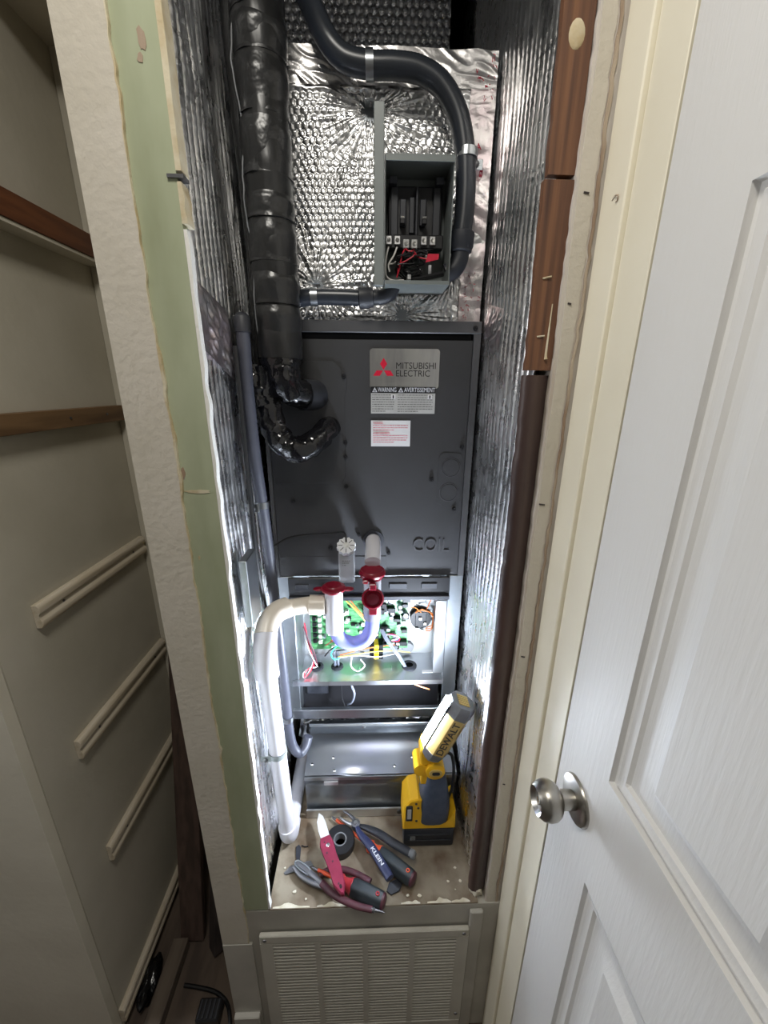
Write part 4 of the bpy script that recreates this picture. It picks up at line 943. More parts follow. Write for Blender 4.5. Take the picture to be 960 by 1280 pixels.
# black breaker base
bx0, bx1 = EX0+0.008, EX1-0.010
mb = MB(); mb.box((bx0, 0.800, 0.232), (bx1, 0.8262, 0.322), 0.002); base = mb.build('breaker_base', 'black_plastic', sb)
for x0, x1, z0, z1, y in ((bx0+.004, bx0+.016, .240, .318, .793), (bx1-.016, bx1-.004, .240, .318, .793), (.050, .060, .262, .300, .790), (.066, .074, .250, .302, .788), (.084, .094, .262, .300, .790), (.076, .080, .245, .316, .786)):
    mb = MB(); mb.box((x0, y, z0), (x1, 0.8005, z1), 0.001); mb.build('bus_rib', 'black_rubber', base)
for x in (0.050, 0.087):
    mb = MB(); mb.box((x, 0.782, 0.262), (x+0.008, 0.790, 0.270), 0.001); mb.build('stab', 'black_plastic', base)
    mb = MB(); mb.box((x+0.0005, 0.7812, 0.2695), (x+0.0075, 0.7822, 0.2725)); mb.build('stab_contact', 'nickel_bright', base)
for x in (bx0+0.001, bx1-0.014):
    mb = MB(); mb.box((x, 0.782, 0.318), (x+0.013, 0.80, 0.328), 0.001); mb.build('corner_lug', 'black_rubber', base)
mb = MB(); mb.box((bx0-0.002, 0.784, 0.226), (bx1+0.002, 0.80, 0.247), 0.0015); mb.build('terminal_rail', 'black_plastic', base)
tsrc = None
for i, x in enumerate((0.031, 0.0455, 0.0605, 0.0745, 0.0905, 0.1055)):
    dz = 0.0 if i not in (2, 3) else -0.005
    mb = MB(); mb.box((x-.005, 0.7775, 0.230+dz), (x+.005, 0.7845, 0.243+dz), 0.0008); tm = mb.build('terminal', 'steel' if i not in (2, 3) else 'label_grey', base)
    mb = MB(); mb.lathe([(0, .0035), (.001, .0033), (.0012, 0)], (x, 0.7775, 0.2365+dz), (0, -1, 0), 12); mb.build('terminal_screw', 'nickel_bright', base)
def bw(pts, m, r=0.0013): wire(pts, m, r, 'wire', sb)
bw([(0.031, 0.783, 0.228), (0.027, 0.779, 0.212), (0.0255, 0.779, 0.195), (0.028, 0.780, 0.182), (0.040, 0.780, 0.176), (0.058, 0.785, 0.178)], 'wire_white', 0.0015)
bw([(0.0455, 0.783, 0.228), (0.040, 0.779, 0.214), (0.031, 0.780, 0.200), (0.033, 0.782, 0.190)], 'wire_white', 0.0015)
bw([(0.044, 0.80, 0.21), (0.041, 0.79, 0.205), (0.034, 0.787, 0.203)], 'wire_white', 0.0014)
bw([(0.0605, 0.783, 0.228), (0.054, 0.777, 0.214), (0.050, 0.78, 0.195), (0.046, 0.785, 0.182)], 'wire_red')
bw([(0.058, 0.783, 0.228), (0.064, 0.775, 0.220), (0.074, 0.775, 0.219), (0.082, 0.778, 0.212), (0.098, 0.775, 0.208)], 'wire_red')
bw([(0.074, 0.783, 0.225), (0.074, 0.776, 0.214), (0.062, 0.776, 0.206), (0.050, 0.779, 0.200), (0.047, 0.785, 0.185)], 'wire_red')
rs = random.Random(8)
for k in range(9):
    x0 = rs.uniform(0.06, 0.11); pts = [(x0, 0.785, 0.226)]
    for j in range(4): pts.append((rs.uniform(0.042, 0.098), rs.uniform(0.772, 0.80), 0.214-j*0.0075+rs.uniform(-.004, .004)))
    pts.append((0.056+rs.uniform(-.008, .02), 0.80, 0.180)); bw(pts, 'wire_black', 0.0013)
bw([(0.062, 0.80, 0.178), (0.078, 0.79, 0.181), (0.10, 0.788, 0.184), (0.128, 0.79, 0.190)], 'wire_black', 0.0045)
bw([(0.0905, 0.79, 0.228), (0.087, 0.782, 0.216), (0.084, 0.786, 0.206)], 'handle_slate', 0.0025)
bw([(0.1, 0.79, 0.226), (0.096, 0.784, 0.214), (0.101, 0.78, 0.206), (0.104, 0.785, 0.214)], 'wire_white', 0.0013)
mb = MB(); mb.prism([(0.094, 0.203), (0.116, 0.208), (0.117, 0.216), (0.098, 0.216)], (0, 0.775, 0), (1, 0, 0), (0, 0, 1), 0.001); mb.build('red_tag', 'logo_red', sb)
mb = MB(); mb.box((0.103, 0.8, 0.190), (0.108, 0.803, 0.206)); mb.build('paper_tag', 'label_white', sb)
mb = MB(); mb.box((0.0625, 0.765, 0.1745), (0.0695, 0.778, 0.183), 0.001); mb.build('ground_lug', 'steel', sb)

# ================================================================== CONDENSATE TRAP
ct = thing('condensate_trap', (-0.04, 0.73, -0.53), 'clear U bend drain trap with red caps in front of the open bay', 'drain trap')
xt, yt = 0.0015, 0.73
mb = MB(); mb.tube([(xt+0.002, 0.812, -0.322), (xt+0.002, 0.775, -0.332), (xt+0.001, 0.745, -0.345)], 0.0165, 20, 5); mb.build('drain_stub', 'pvc_white', ct)
mb = MB(); mb.lathe([(0, .023), (.004, .023), (.004, .0165), (0, .0165), (0, .023)], (xt+0.003, 0.8095, -0.3215), (0, -1, 0), 24); mb.build('stub_ring', 'black_rubber', ct)
mb = MB(); mb.lathe([(0, .0185), (.10, .0185), (.10, .0)], (xt, yt, -0.465), (0, 0, 1), 26); mb.build('clear_tee', 'clear_plastic', ct)
mb = MB(); mb.lathe([(0, .0), (0, .0205), (.008, .0205), (.008, .026), (.013, .0275), (.018, .025), (.0195, .0235), (.0175, .021), (.017, 0)], (xt, yt, -0.3725), (0, 0, 1), 32); c1 = mb.build('red_cap', 'red_cap', ct)
mb = MB(); mb.box((xt-0.019, yt-0.032, -0.371), (xt-0.008, yt-0.012, -0.363), 0.002); mb.build('cap_ear', 'red_cap', c1)
mb = MB(); mb.lathe([(0, .0), (0, .0205), (.006, .0225), (.011, .0225), (.012, .0195), (.0075, .0175), (.007, 0)], (xt+0.001, yt-0.017, -0.4065), (0, -1, 0.12), 32); c2 = mb.build('red_cap', 'red_cap', ct)
mb = MB(); mb.lathe([(0, .0), (0, .0125), (.005, .012), (.0055, 0)], (xt+0.001, yt-0.0246, -0.4057), (0, -1, 0.12), 24); mb.build('cap_boss', 'red_cap_dark', c2)
mb = MB(); mb.box((xt-0.0075, yt-0.030, -0.442), (xt+0.0095, yt-0.019, -0.427), 0.002); mb.build('cap_strap', 'red_cap', c2)
mb = MB(); mb.box((xt-0.006, yt-0.030, -0.386), (xt+0.008, yt-0.019, -0.372), 0.002); mb.build('cap_strap', 'red_cap', c2)
mb = MB(); mb.tube([(xt, yt, -0.455), (xt, yt, -0.475), (xt-0.003, yt, -0.497), (-0.014, yt, -0.519), (-0.039, yt, -0.529), (-0.064, yt, -0.519), (-0.0755, yt, -0.497), (-0.0785, yt, -0.475)], 0.0155, 22, 8); mb.build('clear_u_bend', 'clear_vinyl', ct)
mb = MB(); mb.lathe([(0, .0155), (0, .0188), (.095, .0188), (.0955, .0)], (-0.078, yt, -0.497), (0, 0, 1), 26); mb.build('white_tee', 'pvc_white', ct)
mb = MB(); mb.lathe([(0, .0), (0, .0195), (.004, .025), (.007, .0255), (.010, .0235), (.012, .0175), (.0145, .0155), (.015, 0)], (-0.078, yt, -0.4015), (0, 0, 1), 32); c3 = mb.build('red_cap', 'red_cap', ct)
for s_ in (-1, 1):
    mb = MB(); mb.sphere((-0.078+s_*0.030, yt, -0.397), 0.009, (1.35, 0.9, 0.4)); mb.build('cap_ear', 'red_cap', c3)
mb = MB(); mb.cyl((-0.096, yt, -0.4335), (-0.128, yt, -0.4330), 0.0205, 24); mb.build('tee_socket', 'pvc_cream', ct)

fs = thing('float_switch', (-0.053, 0.775, -0.40), 'clear condensate float switch hanging beside the red cap trap', 'float switch')
mb = MB(); mb.box((-0.070, 0.770, -0.406), (-0.036, 0.797, -0.332), 0.003); mb.build('clear_body', 'clear_plastic', fs)
b = MB(); R = []; tilt = Matrix.Translation((-0.053, 0.782, -0.328)) @ Matrix.Rotation(math.radians(38), 4, 'X')
for t_ in (0, 0.011):
    R.append([b.bm.verts.new(tilt @ Vector((math.cos(k*math.pi/12)*(0.0205 if k % 2 else 0.0180), math.sin(k*math.pi/12)*(0.0205 if k % 2 else 0.0180), t_))) for k in range(24)])
b.skin(R); tp_ = b.build('toothed_cap', 'label_white', fs)
ax_ = tilt.to_3x3() @ Vector((0, 0, 1)); c_0 = tilt @ Vector((0, 0, 0.011))
for k in range(8):
    a = k*math.pi/4; pa = tilt @ Vector((math.cos(a)*0.008, math.sin(a)*0.008, 0.0108)); pb = tilt @ Vector((math.cos(a)*0.017, math.sin(a)*0.017, 0.0108))
    b = MB(); b.tube([pa, (pa+pb)/2, pb], 0.0011, 6, 2); b.build('cap_spoke', 'print_grey', tp_)
mb = MB(); mb.lathe([(0, .0065), (.003, .006), (.006, .003), (.0065, 0)], c_0, ax_, 16); mb.build('cap_hub', 'comp_white', tp_)
mb = MB(); mb.cyl((-0.053, 0.783, -0.395), (-0.053, 0.783, -0.345), 0.007, 14); mb.build('float_stem', 'pvc_white', fs)
text_lines(fs, -0.062, -0.045, -0.352, 3, 0.005, 'print_grey', 9, y=0.7692, hgt_=0.002)
wire([(-0.053, 0.778, -0.3125), (-0.058, 0.795, -0.298), (-0.09, 0.803, -0.303), (-0.14, 0.804, -0.306), (-0.18, 0.80, -0.312), (-0.205, 0.78, -0.322)], 'wire_black', 0.0019, 'switch_wire', fs)

# ================================================================== WHITE DRAIN PIPE
dp = thing('drain_pipe', (-0.19, 0.66, -1.03), 'white plastic drain pipe dropping along the left foil to the platform', 'pipe')
mb = MB(); mb.cyl((-0.1285, 0.73, -0.4330), (-0.180, 0.708, -0.4285), 0.0170, 22); mb.build('pipe_run', 'pvc_cream', dp)
mb = MB(); mb.tube([(-0.170, 0.714, -0.4285), (-0.188, 0.698, -0.4295), (-0.199, 0.672, -0.4375), (-0.2012, 0.652, -0.452)], 0.0212, 22, 7); mb.build('elbow', 'pvc_cream', dp)
mb = MB(); mb.tube([(-0.2010, 0.655, -0.449), (-0.2000, 0.640, -0.468), (-0.1985, 0.630, -0.495), (-0.1975, 0.629, -0.525)], 0.0222, 22, 7); mb.build('elbow', 'pvc_white', dp)
mb = MB(); mb.cyl((-0.1975, 0.629, -0.515), (-0.1945, 0.657, -0.985), 0.0172, 24); mb.build('pipe_run', 'pvc_white', dp)
mb = MB(); mb.tube([(-0.1948, 0.656, -0.962), (-0.1943, 0.6585, -0.986), (-0.1943, 0.668, -1.0035), (-0.1945, 0.685, -1.0085), (-0.195, 0.70, -1.0085)], 0.0205, 22, 7); mb.build('elbow', 'pvc_white', dp)
mb = MB(); mb.cyl((-0.195, 0.695, -1.0085), (-0.196, 0.90, -1.0085), 0.0172, 22); mb.build('pipe_run', 'pvc_white', dp)
strap(dp, (-0.1962, 0.6412, -0.725), (0.015, -0.06, 1), 0.0178, (-0.217, 0.625, -0.728), 'enclosure_grey')

# ================================================================== METAL BOX
bx = thing('metal_filter_box', (0.02, 0.79, -1.03), 'dented galvanized steel box with latched lid on the platform', 'metal box')
BX0_, BX1_, BZ1 = -0.163, 0.207, -0.897
nx, ny = 60, 40
Xg, Yg = np.meshgrid(np.linspace(BX0_, BX1_, nx), np.linspace(0.724, 0.845, ny), indexing='ij')
Zg = BZ1+0.030*(Yg-0.724)/0.121+0.006*np.exp(-((Yg-0.80)/0.02)**2)*np.sin((Xg-BX0_)/0.37*3.1)-0.004*np.exp(-((Yg-0.835)/0.01)**2)-0.006*np.exp(-(((Xg+0.045)/0.025)**2+((Yg-0.724)/0.012)**2))
place('lid', grid_mesh('lid', Xg, Yg, Zg), 'galvanized', bx)
Xg, Zg = np.meshgrid(np.linspace(BX0_, BX1_, nx), np.linspace(-1.029, BZ1, 30), indexing='ij')
Yg = 0.726-0.004*np.exp(-((Zg+0.925)/0.006)**2)+0.003*(vnoise(Xg*14, Zg*20, 401)-.5)
place('front_face', grid_mesh('front_face', Xg, Yg, Zg), 'galvanized_dull', bx)
mb = MB(); mb.box((BX0_-0.001, 0.7195, BZ1-0.012), (BX1_, 0.7225, BZ1-0.0015), 0.0008, Matrix.Identity(4)); mb.build('lid_hem', 'galvanized', bx)
mb = MB(); mb.box((BX0_, 0.728, -1.029), (BX0_+0.0015, 0.845, BZ1-0.002)); mb.build('box_side', 'galvanized_dull', bx)
mb = MB(); mb.box((BX1_-0.0015, 0.728, -1.029), (BX1_, 0.845, BZ1-0.002)); mb.build('box_side', 'galvanized_dull', bx)
mb = MB(); mb.box((BX0_, 0.843, -1.029), (BX1_, 0.8455, -0.868)); mb.build('box_back', 'galvanized_dull', bx)
mb = MB(); mb.box((BX0_-0.004, 0.838, -0.868), (BX1_, 0.852, -0.858), 0.0015); mb.build('back_hem', 'galvanized', bx)
mb = MB(); mb.box((BX0_, 0.7165, -1.0292), (0.15, 0.7215, -1.003), 0.0012); mb.build('bottom_flange', 'steel', bx)
mb = MB(); mb.box((-0.116, 0.7155, -0.920), (-0.082, 0.7195, -0.909), 0.001); mb.build('latch', 'steel', bx)
src = None
for (x, y) in ((-0.148, 0.748), (-0.097, 0.762), (-0.092, 0.733), (0.055, 0.74), (-0.02, 0.838), (0.10, 0.76)):
    z = BZ1+0.030*(y-0.724)/0.121+0.0005
    if src is None:
        b = MB(); b.lathe([(0, .0045), (.0015, .0042), (.003, .002), (.003, 0)], (0, 0, 0), (0, 0, 1), 12); src = unit_part('rivet', b, 'nickel_bright', bx, (x, y, z))
    else: again(src, bx, (x, y, z))
b = MB(); b.lathe([(0, .0), (0, .006), (.003, .006), (.004, 0)], (0.068, 0.7165, -1.013), (0, -1, 0), 14); b.build('flange_screw', 'steel_dark', bx)

# ================================================================== WORK LIGHT
wlx = thing('work_light', (0.131, 0.675, -1.0295), 'yellow and black cordless work light shining beside the metal box', 'work light')
mb = MB(); mb.box((0.0725, 0.645, -1.0292), (0.190, 0.712, -0.973), 0.006, seg=2); bat = mb.build('battery_pack', 'battery_black', wlx)
for z in (-0.990, -1.008):
    mb = MB(); mb.box((0.082, 0.6435, z-0.002), (0.182, 0.6455, z+0.002), 0.0008); mb.build('battery_rib', 'black_rubber', bat)
mb = MB(); mb.box((0.088, 0.6435, -1.006), (0.10, 0.6455, -0.993), 0.001); mb.build('battery_latch', 'lamp_grey', bat)
# yellow foot
b = MB(); b.prism([(0.070, -0.973), (0.072, -0.905), (0.085, -0.885), (0.104, -0.880), (0.112, -0.885), (0.112, -0.955), (0.150, -0.962), (0.172, -0.955), (0.184, -0.925), (0.190, -0.918), (0.192, -0.973)], (0, 0.712, 0), (1, 0, 0), (0, 0, 1), 0.066, 0.003); ftt = b.build('yellow_foot', 'yellow_plastic', wlx)
mb = MB(); mb.box((0.0765, 0.6440, -0.944), (0.0915, 0.6465, -0.898), 0.002); pn = mb.build('rating_panel', 'battery_black', ftt)
mb = MB(); mb.box((0.0795, 0.6428, -0.936), (0.0885, 0.6442, -0.906), 0.001); mb.build('rating_sticker', 'label_grey', pn)
for (x, z) in ((0.099, -0.892), (0.104, -0.905), (0.101, -0.945)):
    mb = MB(); mb.lathe([(0, .0028), (.0015, .0026), (.0016, 0)], (x, 0.646, z), (0, -1, 0), 10); mb.build('foot_screw', 'letter_dark', ftt)
# rubber grip
b = MB(); R = []
for z, x0, x1, y0, y1 in ((-0.957, 0.106, 0.172, 0.643, 0.70), (-0.95, 0.103, 0.178, 0.641, 0.702), (-0.90, 0.104, 0.178, 0.642, 0.70), (-0.865, 0.112, 0.172, 0.644, 0.698), (-0.835, 0.118, 0.166, 0.646, 0.696), (-0.815, 0.120, 0.160, 0.648, 0.694)):
    c = ((x0+x1)/2, (y0+y1)/2); ring_ = []
    for k in range(20):
        a = 2*math.pi*k/20; ca, sa = math.cos(a), math.sin(a)
        ring_.append(b.bm.verts.new((c[0]+math.copysign(abs(ca)**.6, ca)*(x1-x0)/2, c[1]+math.copysign(abs(sa)**.6, sa)*(y1-y0)/2, z)))
    R.append(ring_)
b.skin(R); b.build('rubber_grip', 'grip_blue_grey', wlx)
# pivot joint
mb = MB(); mb.lathe([(0, .0), (0, .021), (.052, .021), (.054, .018), (.054, 0)], (0.138, 0.698, -0.800), (0, -1, 0), 30); pv = mb.build('pivot_joint', 'yellow_plastic', wlx)
b = MB(); b.prism(roundpoly(0.124, -0.808, 0.152, -0.790, 0.0088), (0, 0.6438, 0), (1, 0, 0), (0, 0, 1), 0.002, 0.0005); b.build('pivot_button', 'yellow_pale', pv)
b = MB(); b.prism(roundpoly(0.130, -0.803, 0.147, -0.795, 0.0038), (0, 0.6417, 0), (1, 0, 0), (0, 0, 1), 0.001); b.build('pivot_slot', 'battery_black', pv)
mb = MB(); mb.lathe([(0, .0), (0, .0155), (.044, .0155), (.045, 0)], (0.107, 0.695, -0.800), (0, -1, 0), 24); mb.build('pivot_lobe', 'yellow_plastic', pv)
b = MB(); b.prism([(0.106, -0.79), (0.128, -0.785), (0.140, -0.775), (0.124, -0.735), (0.110, -0.735), (0.104, -0.755)], (0, 0.690, 0), (1, 0, 0), (0, 0, 1), 0.038, 0.003); b.build('neck_bracket', 'yellow_plastic', pv)
b = MB(); b.prism([(0.108, -0.845), (0.124, -0.845), (0.124, -0.81), (0.108, -0.81)], (0, 0.690, 0), (1, 0, 0), (0, 0, 1), 0.036, 0.002); b.build('neck_bracket', 'yellow_plastic', pv)
# head
A0 = Vector((0.1265, 0.662, -0.768)); B0 = Vector((0.1985-0.008, 0.662, -0.622)); ax = (B0-A0).normalized(); Lh = (B0-A0).length
nl_ = Vector((-ax.z, 0, ax.x)).normalized()    # towards the upper left
el = Vector((0, -1, 0))
def head_ring(b, t, r, n=8, ph=math.pi/8):
    return [b.bm.verts.new(A0+ax*t+nl_*(math.cos(2*math.pi*k/n+ph)*r)+el*(math.sin(2*math.pi*k/n+ph)*r)) for k in range(n)]
b = MB(); b.skin([head_ring(b, t, r) for t, r in ((0, .018), (.012, .027), (.028, .030))]); hd = b.build('head_collar', 'lamp_grey', wlx)
b = MB(); b.skin([head_ring(b, t, r) for t, r in ((.0285, .0295), (.128, .0295))]); hb = b.build('head_body', 'yellow_pale', wlx)
b = MB(); b.skin([head_ring(b, t, r) for t, r in ((.1285, .031), (.150, .031), (.158, .027))]); hc = b.build('head_cap', 'lamp_grey', wlx)
for k in range(5):
    d = -0.012+k*0.006
    b = MB(); b.prism([(-0.0018, -0.012), (0.0018, -0.012), (0.0018, 0.012), (-0.0018, 0.012)], A0+ax*0.1579+el*d, el, nl_, 0.002 if el.cross(nl_).dot(ax) > 0 else -0.002); b.build('cap_vent', 'yellow_pale', hc)
b = MB(); R = []
for t_ in (0.030, 0.033, 0.145, 0.148):
    hh = 0.0105 if t_ in (0.033, 0.145) else 0.004
    R.append([b.bm.verts.new(A0+ax*t_+nl_*(0.0262+hh*math.sin(math.pi*k/10))+el*(0.0128*-math.cos(math.pi*k/10))) for k in range(11)])
b.skin(R); b.build('led_lens', 'led', wlx, ang=80)
for s_ in (-1, 1):
    b = MB(); b.prism([(0.030, 0), (0.148, 0), (0.148, 0.0025), (0.030, 0.0025)], A0+nl_*0.0268+el*(s_*0.0150-0.00125), ax, el, (0.0045 if ax.cross(el).dot(nl_) > 0 else -0.0045)); b.build('led_bezel', 'battery_black', hb)
fn_ = (el*math.cos(math.radians(0))).normalized()
lettering('maker_name', 'DEWALT', 'letter_dark', hb, A0+ax*0.034+el*0.0275-nl_*0.0075, ax, nl_, 0.088, 0.015, 0.01, th=0.0006)
b = MB(); b.tube([A0+ax*0.02-nl_*0.028, (0.176, 0.665, -0.775), (0.183, 0.665, -0.82), (0.182, 0.665, -0.87), (0.176, 0.668, -0.905)], 0.0035, 10, 8); b.build('hang_hook', 'battery_black', wlx)

# ================================================================== HAND TOOLS ON THE PLATFORM
def tool(name, p0, p1, label, cat, group='hand tools on the platform', roll=0.0):
    """local x runs from p0 to p1"""
    p0 = Vector(p0); p1 = Vector(p1); d = p1-p0
    rz = math.atan2(d.y, d.x); ry = -math.asin(d.z/d.length)
    t = thing(name, p0, label, cat, group, rot=(roll, ry, rz)); return t, d.length
def screwdriver(p0, p1, label, shaft_m, collar_m, handle_m, Lh, r=0.0165, shaft_r=0.0038):
    t, L = tool('screwdriver', p0, p1, label, 'screwdriver')
    b = MB(); b.lathe([(0.0, .0012), (.006, .0028), (.018, .0028)], (0, 0, 0), (1, 0, 0), 10); b.build('blade_tip', 'steel_dark', t, local=True)
    b = MB(); b.lathe([(0.016, shaft_r), (L-Lh, shaft_r)], (0, 0, 0), (1, 0, 0), 14); b.build('insulated_shaft', shaft_m, t, local=True)
    x = L-Lh
    b = MB(); b.lathe([(x-.002, shaft_r), (x, r*.72), (x+.005, r*.82), (x+.010, r*.62), (x+.018, r*.66), (x+.030, r*.98), (x+.032, r*.9)], (0, 0, 0), (1, 0, 0), 24); b.build('collar', collar_m, t, local=True)
    b = MB(); R = []
    for q, rr in ((x+.030, r*.9), (x+.033, r), (x+.06, r*1.04), (L-.012, r), (L-.006, r*.92)):
        R.append([b.bm.verts.new((q, math.cos(a)*rr*(1+.05*math.cos(6*a)), math.sin(a)*rr*(1+.05*math.cos(6*a)))) for a in [2*math.pi*k/30 for k in range(30)]])
    b.skin(R); b.build('handle', handle_m, t, local=True)
    b = MB(); b.lathe([(L-.0065, r*.9), (L-.002, r*.85), (L, r*.6), (L, 0)], (0, 0, 0), (1, 0, 0), 20); b.build('end_cap', 'handle_maroon', t, local=True)
    b = MB(); b.torus((L-.016, 0.0, r*1.02), (0, 0, 1), 0.0032, 0.0012, 16, 6); b.build('hanging_hole', collar_m, t, local=True)
    return t
screwdriver((-0.1005, 0.7125, -1.019), (0.090, 0.568, -1.0100), 'insulated screwdriver with bright orange collar and slate handle nearest the work light', 'tool_orange', 'tool_orange', 'handle_slate', 0.122)
screwdriver((-0.134, 0.603, -1.0165), (0.026, 0.532, -1.0100), 'insulated screwdriver with red collar and slate handle under the knife', 'tool_orange', 'tool_red', 'handle_slate', 0.105)
# roll of tape
tr_ = thing('tape_roll', (-0.075, 0.655, -1.0295), 'roll of black electrical tape behind the folding knife', 'tape', 'hand tools on the platform')
b = MB(); b.lathe([(0, .0155), (0, .0325), (.001, .0335), (.018, .0335), (.019, .0325), (.019, .0155), (0, .0155)], (0, 0, 0), (0, 0, 1), 44); b.build('tape_body', 'black_plastic', tr_, local=True)
b = MB(); b.lathe([(0, .0125), (0, .0154), (.0185, .0154), (.0185, .0125), (0, .0125)], (0, 0, 0), (0, 0, 1), 36); b.build('core', 'lamp_grey', tr_, local=True)
# folding knife
kn, L = tool('folding_knife', (-0.1335, 0.703, -0.996), (-0.0595, 0.535, -0.986), 'open folding knife with magenta handle lying across the tools', 'knife', roll=0.12)
b = MB(); b.prism([(0.0, 0.004), (0.012, 0.0105), (0.03, 0.012), (0.068, 0.0105), (0.072, -0.009), (0.04, -0.0095), (0.018, -0.0065)], (0, 0, -0.0012), (1, 0, 0), (0, 1, 0), 0.0024, 0.0006); b.build('blade', 'blade', kn, local=True)
b = MB(); b.prism([(0.060, -0.010), (0.063, 0.0118), (0.082, 0.0150), (0.105, 0.0125), (0.135, 0.0135), (0.168, 0.0105), (0.186, 0.0015), (0.184, -0.004), (0.160, -0.0135), (0.130, -0.0120), (0.098, -0.0145), (0.078, -0.0165), (0.070, -0.0145)], (0, 0, -0.006), (1, 0, 0), (0, 1, 0), 0.012, 0.0022); hdl = b.build('handle', 'knife_magenta', kn, local=True)
b = MB(); b.lathe([(0, .0046), (.0012, .0044), (.002, .003), (.002, 0)], (0.084, 0.001, 0.006), (0, 0, 1), 16); b.build('pivot_screw', 'nickel_bright', hdl, local=True)
for x, y in ((0.074, -0.004), (0.098, -0.006), (0.12, 0.0), (0.165, -0.002)):
    b = MB(); b.lathe([(0, .0022), (.0006, .002), (.0007, 0)], (x, y, 0.0059), (0, 0, 1), 10); b.build('handle_screw', 'handle_maroon', hdl, local=True)
b = MB(); b.prism(roundpoly(0.168, -0.0025, 0.176, 0.0025, 0.0024), (0, 0, 0.0056), (1, 0, 0), (0, 1, 0), 0.0008); b.build('lanyard_hole', 'letter_black', hdl, local=True)
# pliers with navy handles
def sweep_flat(b, pts, w_, th, z=0.0, seg=5):
    P = catmull([(x, y, 0) for x, y in pts], seg); R = []; m = len(P)
    for i, p in enumerate(P):
        t = (P[min(i+1, m-1)]-P[max(i-1, 0)]).normalized(); n = Vector((-t.y, t.x, 0)); f = i/(m-1)
        ww = w_(f) if callable(w_) else w_; tt = th(f) if callable(th) else th
        R.append([b.bm.verts.new(p+n*(math.cos(a)*ww/2)+Vector((0, 0, z+math.sin(a)*tt/2))) for a in [2*math.pi*k/14 for k in range(14)]])
    b.skin(R); return b
pc, L = tool('pliers', (-0.074, 0.7125, -1.007), (-0.039, 0.680, -1.0025), 'long nose pliers with navy lettered handle crossing the orange screwdriver', 'pliers')
b = MB(); sweep_flat(b, [(0, 0.004), (0.016, 0.007), (0.036, 0.006), (0.052, -0.002)], lambda f: 0.004+0.009*f, lambda f: 0.004+0.006*f); b.build('jaw', 'steel_dark', pc, local=True)
b = MB(); sweep_flat(b, [(0.004, -0.012), (0.018, -0.011), (0.036, -0.007), (0.052, 0.002)], lambda f: 0.003+0.009*f, lambda f: 0.004+0.006*f); b.build('jaw', 'steel', pc, local=True)
b = MB(); b.lathe([(-.006, .0105), (.006, .0105), (.0065, .009), (.0065, 0)], (0.0478, 0, 0), (0, 0, 1), 20); pvt = b.build('pivot', 'steel_dark', pc, local=True)
b = MB(); b.lathe([(.0064, .005), (.0085, .0045), (.0086, 0)], (0.0478, 0, 0), (0, 0, 1), 14); b.build('rivet', 'steel', pvt, local=True)
# handle directions in the local frame
def loc2(t, p):
    v_ = Vector((p[0]-t.location.x, p[1]-t.location.y)); c_, s_ = math.cos(-t.rotation_euler.z), math.sin(-t.rotation_euler.z)
    return (v_.x*c_-v_.y*s_, v_.x*s_+v_.y*c_)
h1 = [loc2(pc, q) for q in ((-0.038, 0.678), (-0.028, 0.656), (-0.002, 0.625), (0.020, 0.590), (0.038, 0.560))]
h2 = [loc2(pc, q) for q in ((-0.036, 0.679), (-0.012, 0.671), (0.018, 0.655), (0.050, 0.632), (0.088, 0.607))]
b = MB(); sweep_flat(b, h1, lambda f: 0.009+0.010*min(1, f*2.2), lambda f: 0.007+0.006*min(1, f*2.5), 0.0025); g1 = b.build('handle', 'handle_navy', pc, local=True)
b = MB(); sweep_flat(b, h2, lambda f: 0.009+0.010*min(1, f*2.2), lambda f: 0.007+0.006*min(1, f*2.5), -0.002); b.build('handle', 'black_rubber', pc, local=True)
b = MB(); e_ = Vector(h2[-1])-Vector(h2[-2]); b.lathe([(-.004, .0092), (.006, .0088), (.009, .006), (.009, 0)], (*h2[-1], -0.002), (e_.x, e_.y, 0), 16); b.build('handle_tip', 'lamp_grey', pc, local=True)
p1_, p2_ = Vector(loc2(pc, (0.000, 0.6195))), Vector(loc2(pc, (0.026, 0.5785))); dd = (p2_-p1_).normalized(); nn = Vector((-dd.y, dd.x))
o_ = p1_-nn*0.0035
lettering('handle_word', 'KLEIN', 'letter_white', g1, (o_.x, o_.y, 0.0090), (dd.x, dd.y, 0), (nn.x, nn.y, 0), 0.044, 0.0075, 0.02, local=True)
# strippers with maroon handles
pd, L = tool('wire_strippers', (-0.172, 0.616, -1.018), (-0.060, 0.539, -1.010), 'old wire strippers with slotted nose and maroon handles at the front left', 'wire strippers')
b = MB(); b.tube([(0.004, 0.0045, 0), (0.0, 0, 0), (0.004, -0.0045, 0), (0.022, -0.0065, 0), (0.040, -0.005, 0), (0.044, 0, 0), (0.040, 0.005, 0), (0.022, 0.0065, 0), (0.004, 0.0045, 0)], 0.0022, 8, 6); b.build('slotted_nose', 'galvanized_dull', pd, local=True)
b = MB(); b.box((0.003, -0.004, -0.001), (0.041, 0.004, 0.0008), 0.0005); b.build('nose_plate', 'steel_dark', pd, local=True)
b = MB(); sweep_flat(b, [(0.004, -0.010), (0.03, -0.014), (0.06, -0.010), (0.085, -0.002)], lambda f: 0.008+0.006*f, 0.008, -0.002); b.build('jaw', 'steel_dark', pd, local=True)
b = MB(); sweep_flat(b, [(0.042, 0.0), (0.060, 0.0), (0.080, -0.002)], 0.012, 0.008); b.build('shank', 'steel_dark', pd, local=True)
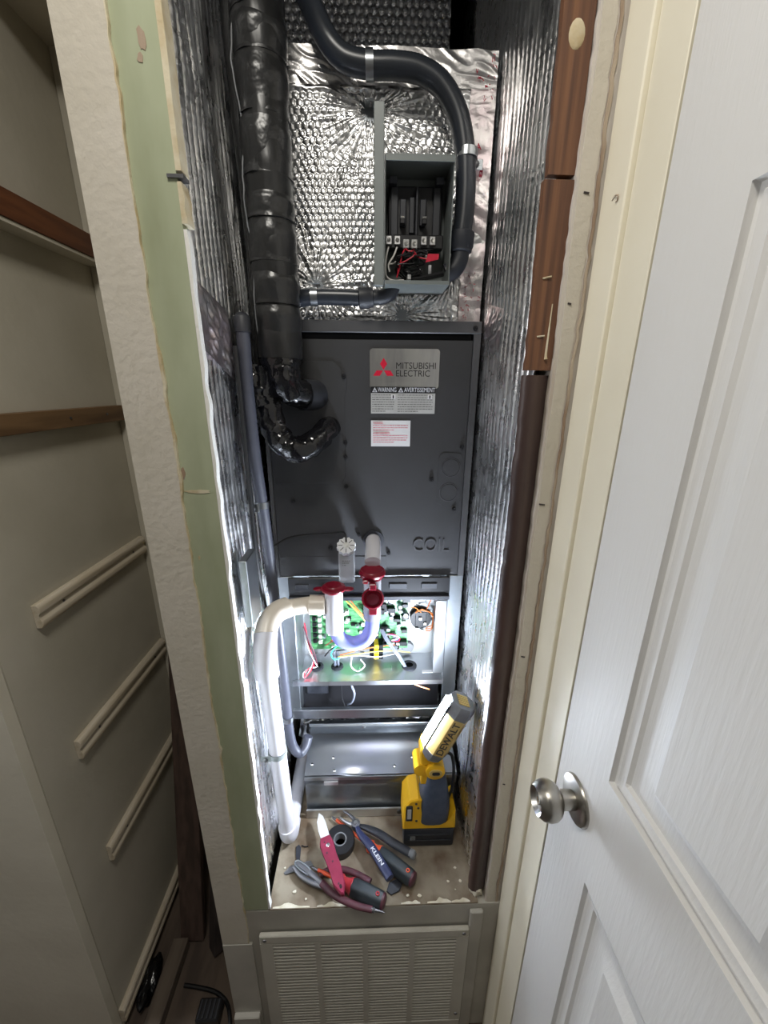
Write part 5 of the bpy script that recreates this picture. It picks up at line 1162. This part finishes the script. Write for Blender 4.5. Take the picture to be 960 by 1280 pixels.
hq = [loc2(pd, q) for q in ((-0.108, 0.571), (-0.085, 0.552), (-0.060, 0.5385), (-0.030, 0.5265), (0.0, 0.519))]
b = MB(); sweep_flat(b, hq, lambda f: 0.015-0.003*f, lambda f: 0.011-0.002*f); b.build('handle', 'handle_maroon', pd, local=True)
b = MB(); e_ = Vector(hq[-1])-Vector(hq[-2]); e_.normalize(); q0 = Vector(hq[-1]); b.lathe([(-.002, .0045), (.004, .005), (.006, .003), (.024, .0012), (.026, 0)], (q0.x, q0.y, 0), (e_.x, e_.y, 0), 12); b.build('handle_spike', 'steel_dark', pd, local=True)
hq = [loc2(pd, q) for q in ((-0.115, 0.589), (-0.09, 0.598), (-0.058, 0.595), (-0.03, 0.584), (-0.004, 0.570))]
b = MB(); sweep_flat(b, hq, lambda f: 0.013, lambda f: 0.010, -0.004); b.build('handle', 'handle_maroon', pd, local=True)
# dark bracket and scraps
b = MB(); b.prism([(-0.196, 0.600), (-0.184, 0.613), (-0.140, 0.6225), (-0.132, 0.612), (-0.192, 0.596)], (0, 0, -1.0290), (1, 0, 0), (0, 1, 0), 0.0025, 0.0006); b.build('steel_bracket', 'steel_dark', label='flat dark steel bracket plate by the drain pipe foot', cat='bracket')
b = MB(); b.prism([(-0.178, 0.652), (-0.172, 0.657), (-0.166, 0.650), (-0.1645, 0.625), (-0.171, 0.622), (-0.176, 0.635)], (0, 0, -1.0290), (1, 0, 0), (0, 1, 0), 0.0016, 0.0004); b.build('rubber_scrap', 'black_rubber', label='curled dark scrap lying left of the knife blade', cat='scrap')
b = MB(); b.tube([(-0.165, 0.655, -1.0282), (-0.158, 0.652, -1.0280), (-0.150, 0.6525, -1.0283)], 0.0012, 6); b.build('wire_scrap', 'wire_black', label='short cut piece of black wire left of the tape roll', cat='scrap')
b = MB(); b.prism([(0.040, 0.553), (0.058, 0.560), (0.066, 0.574), (0.056, 0.583), (0.036, 0.575), (0.030, 0.56)], (0, 0, -1.0288), (1, 0, 0), (0, 1, 0), 0.003, 0.001); b.build('rubber_scrap', 'black_rubber', label='dark rubber scrap between the two screwdriver handles', cat='scrap')
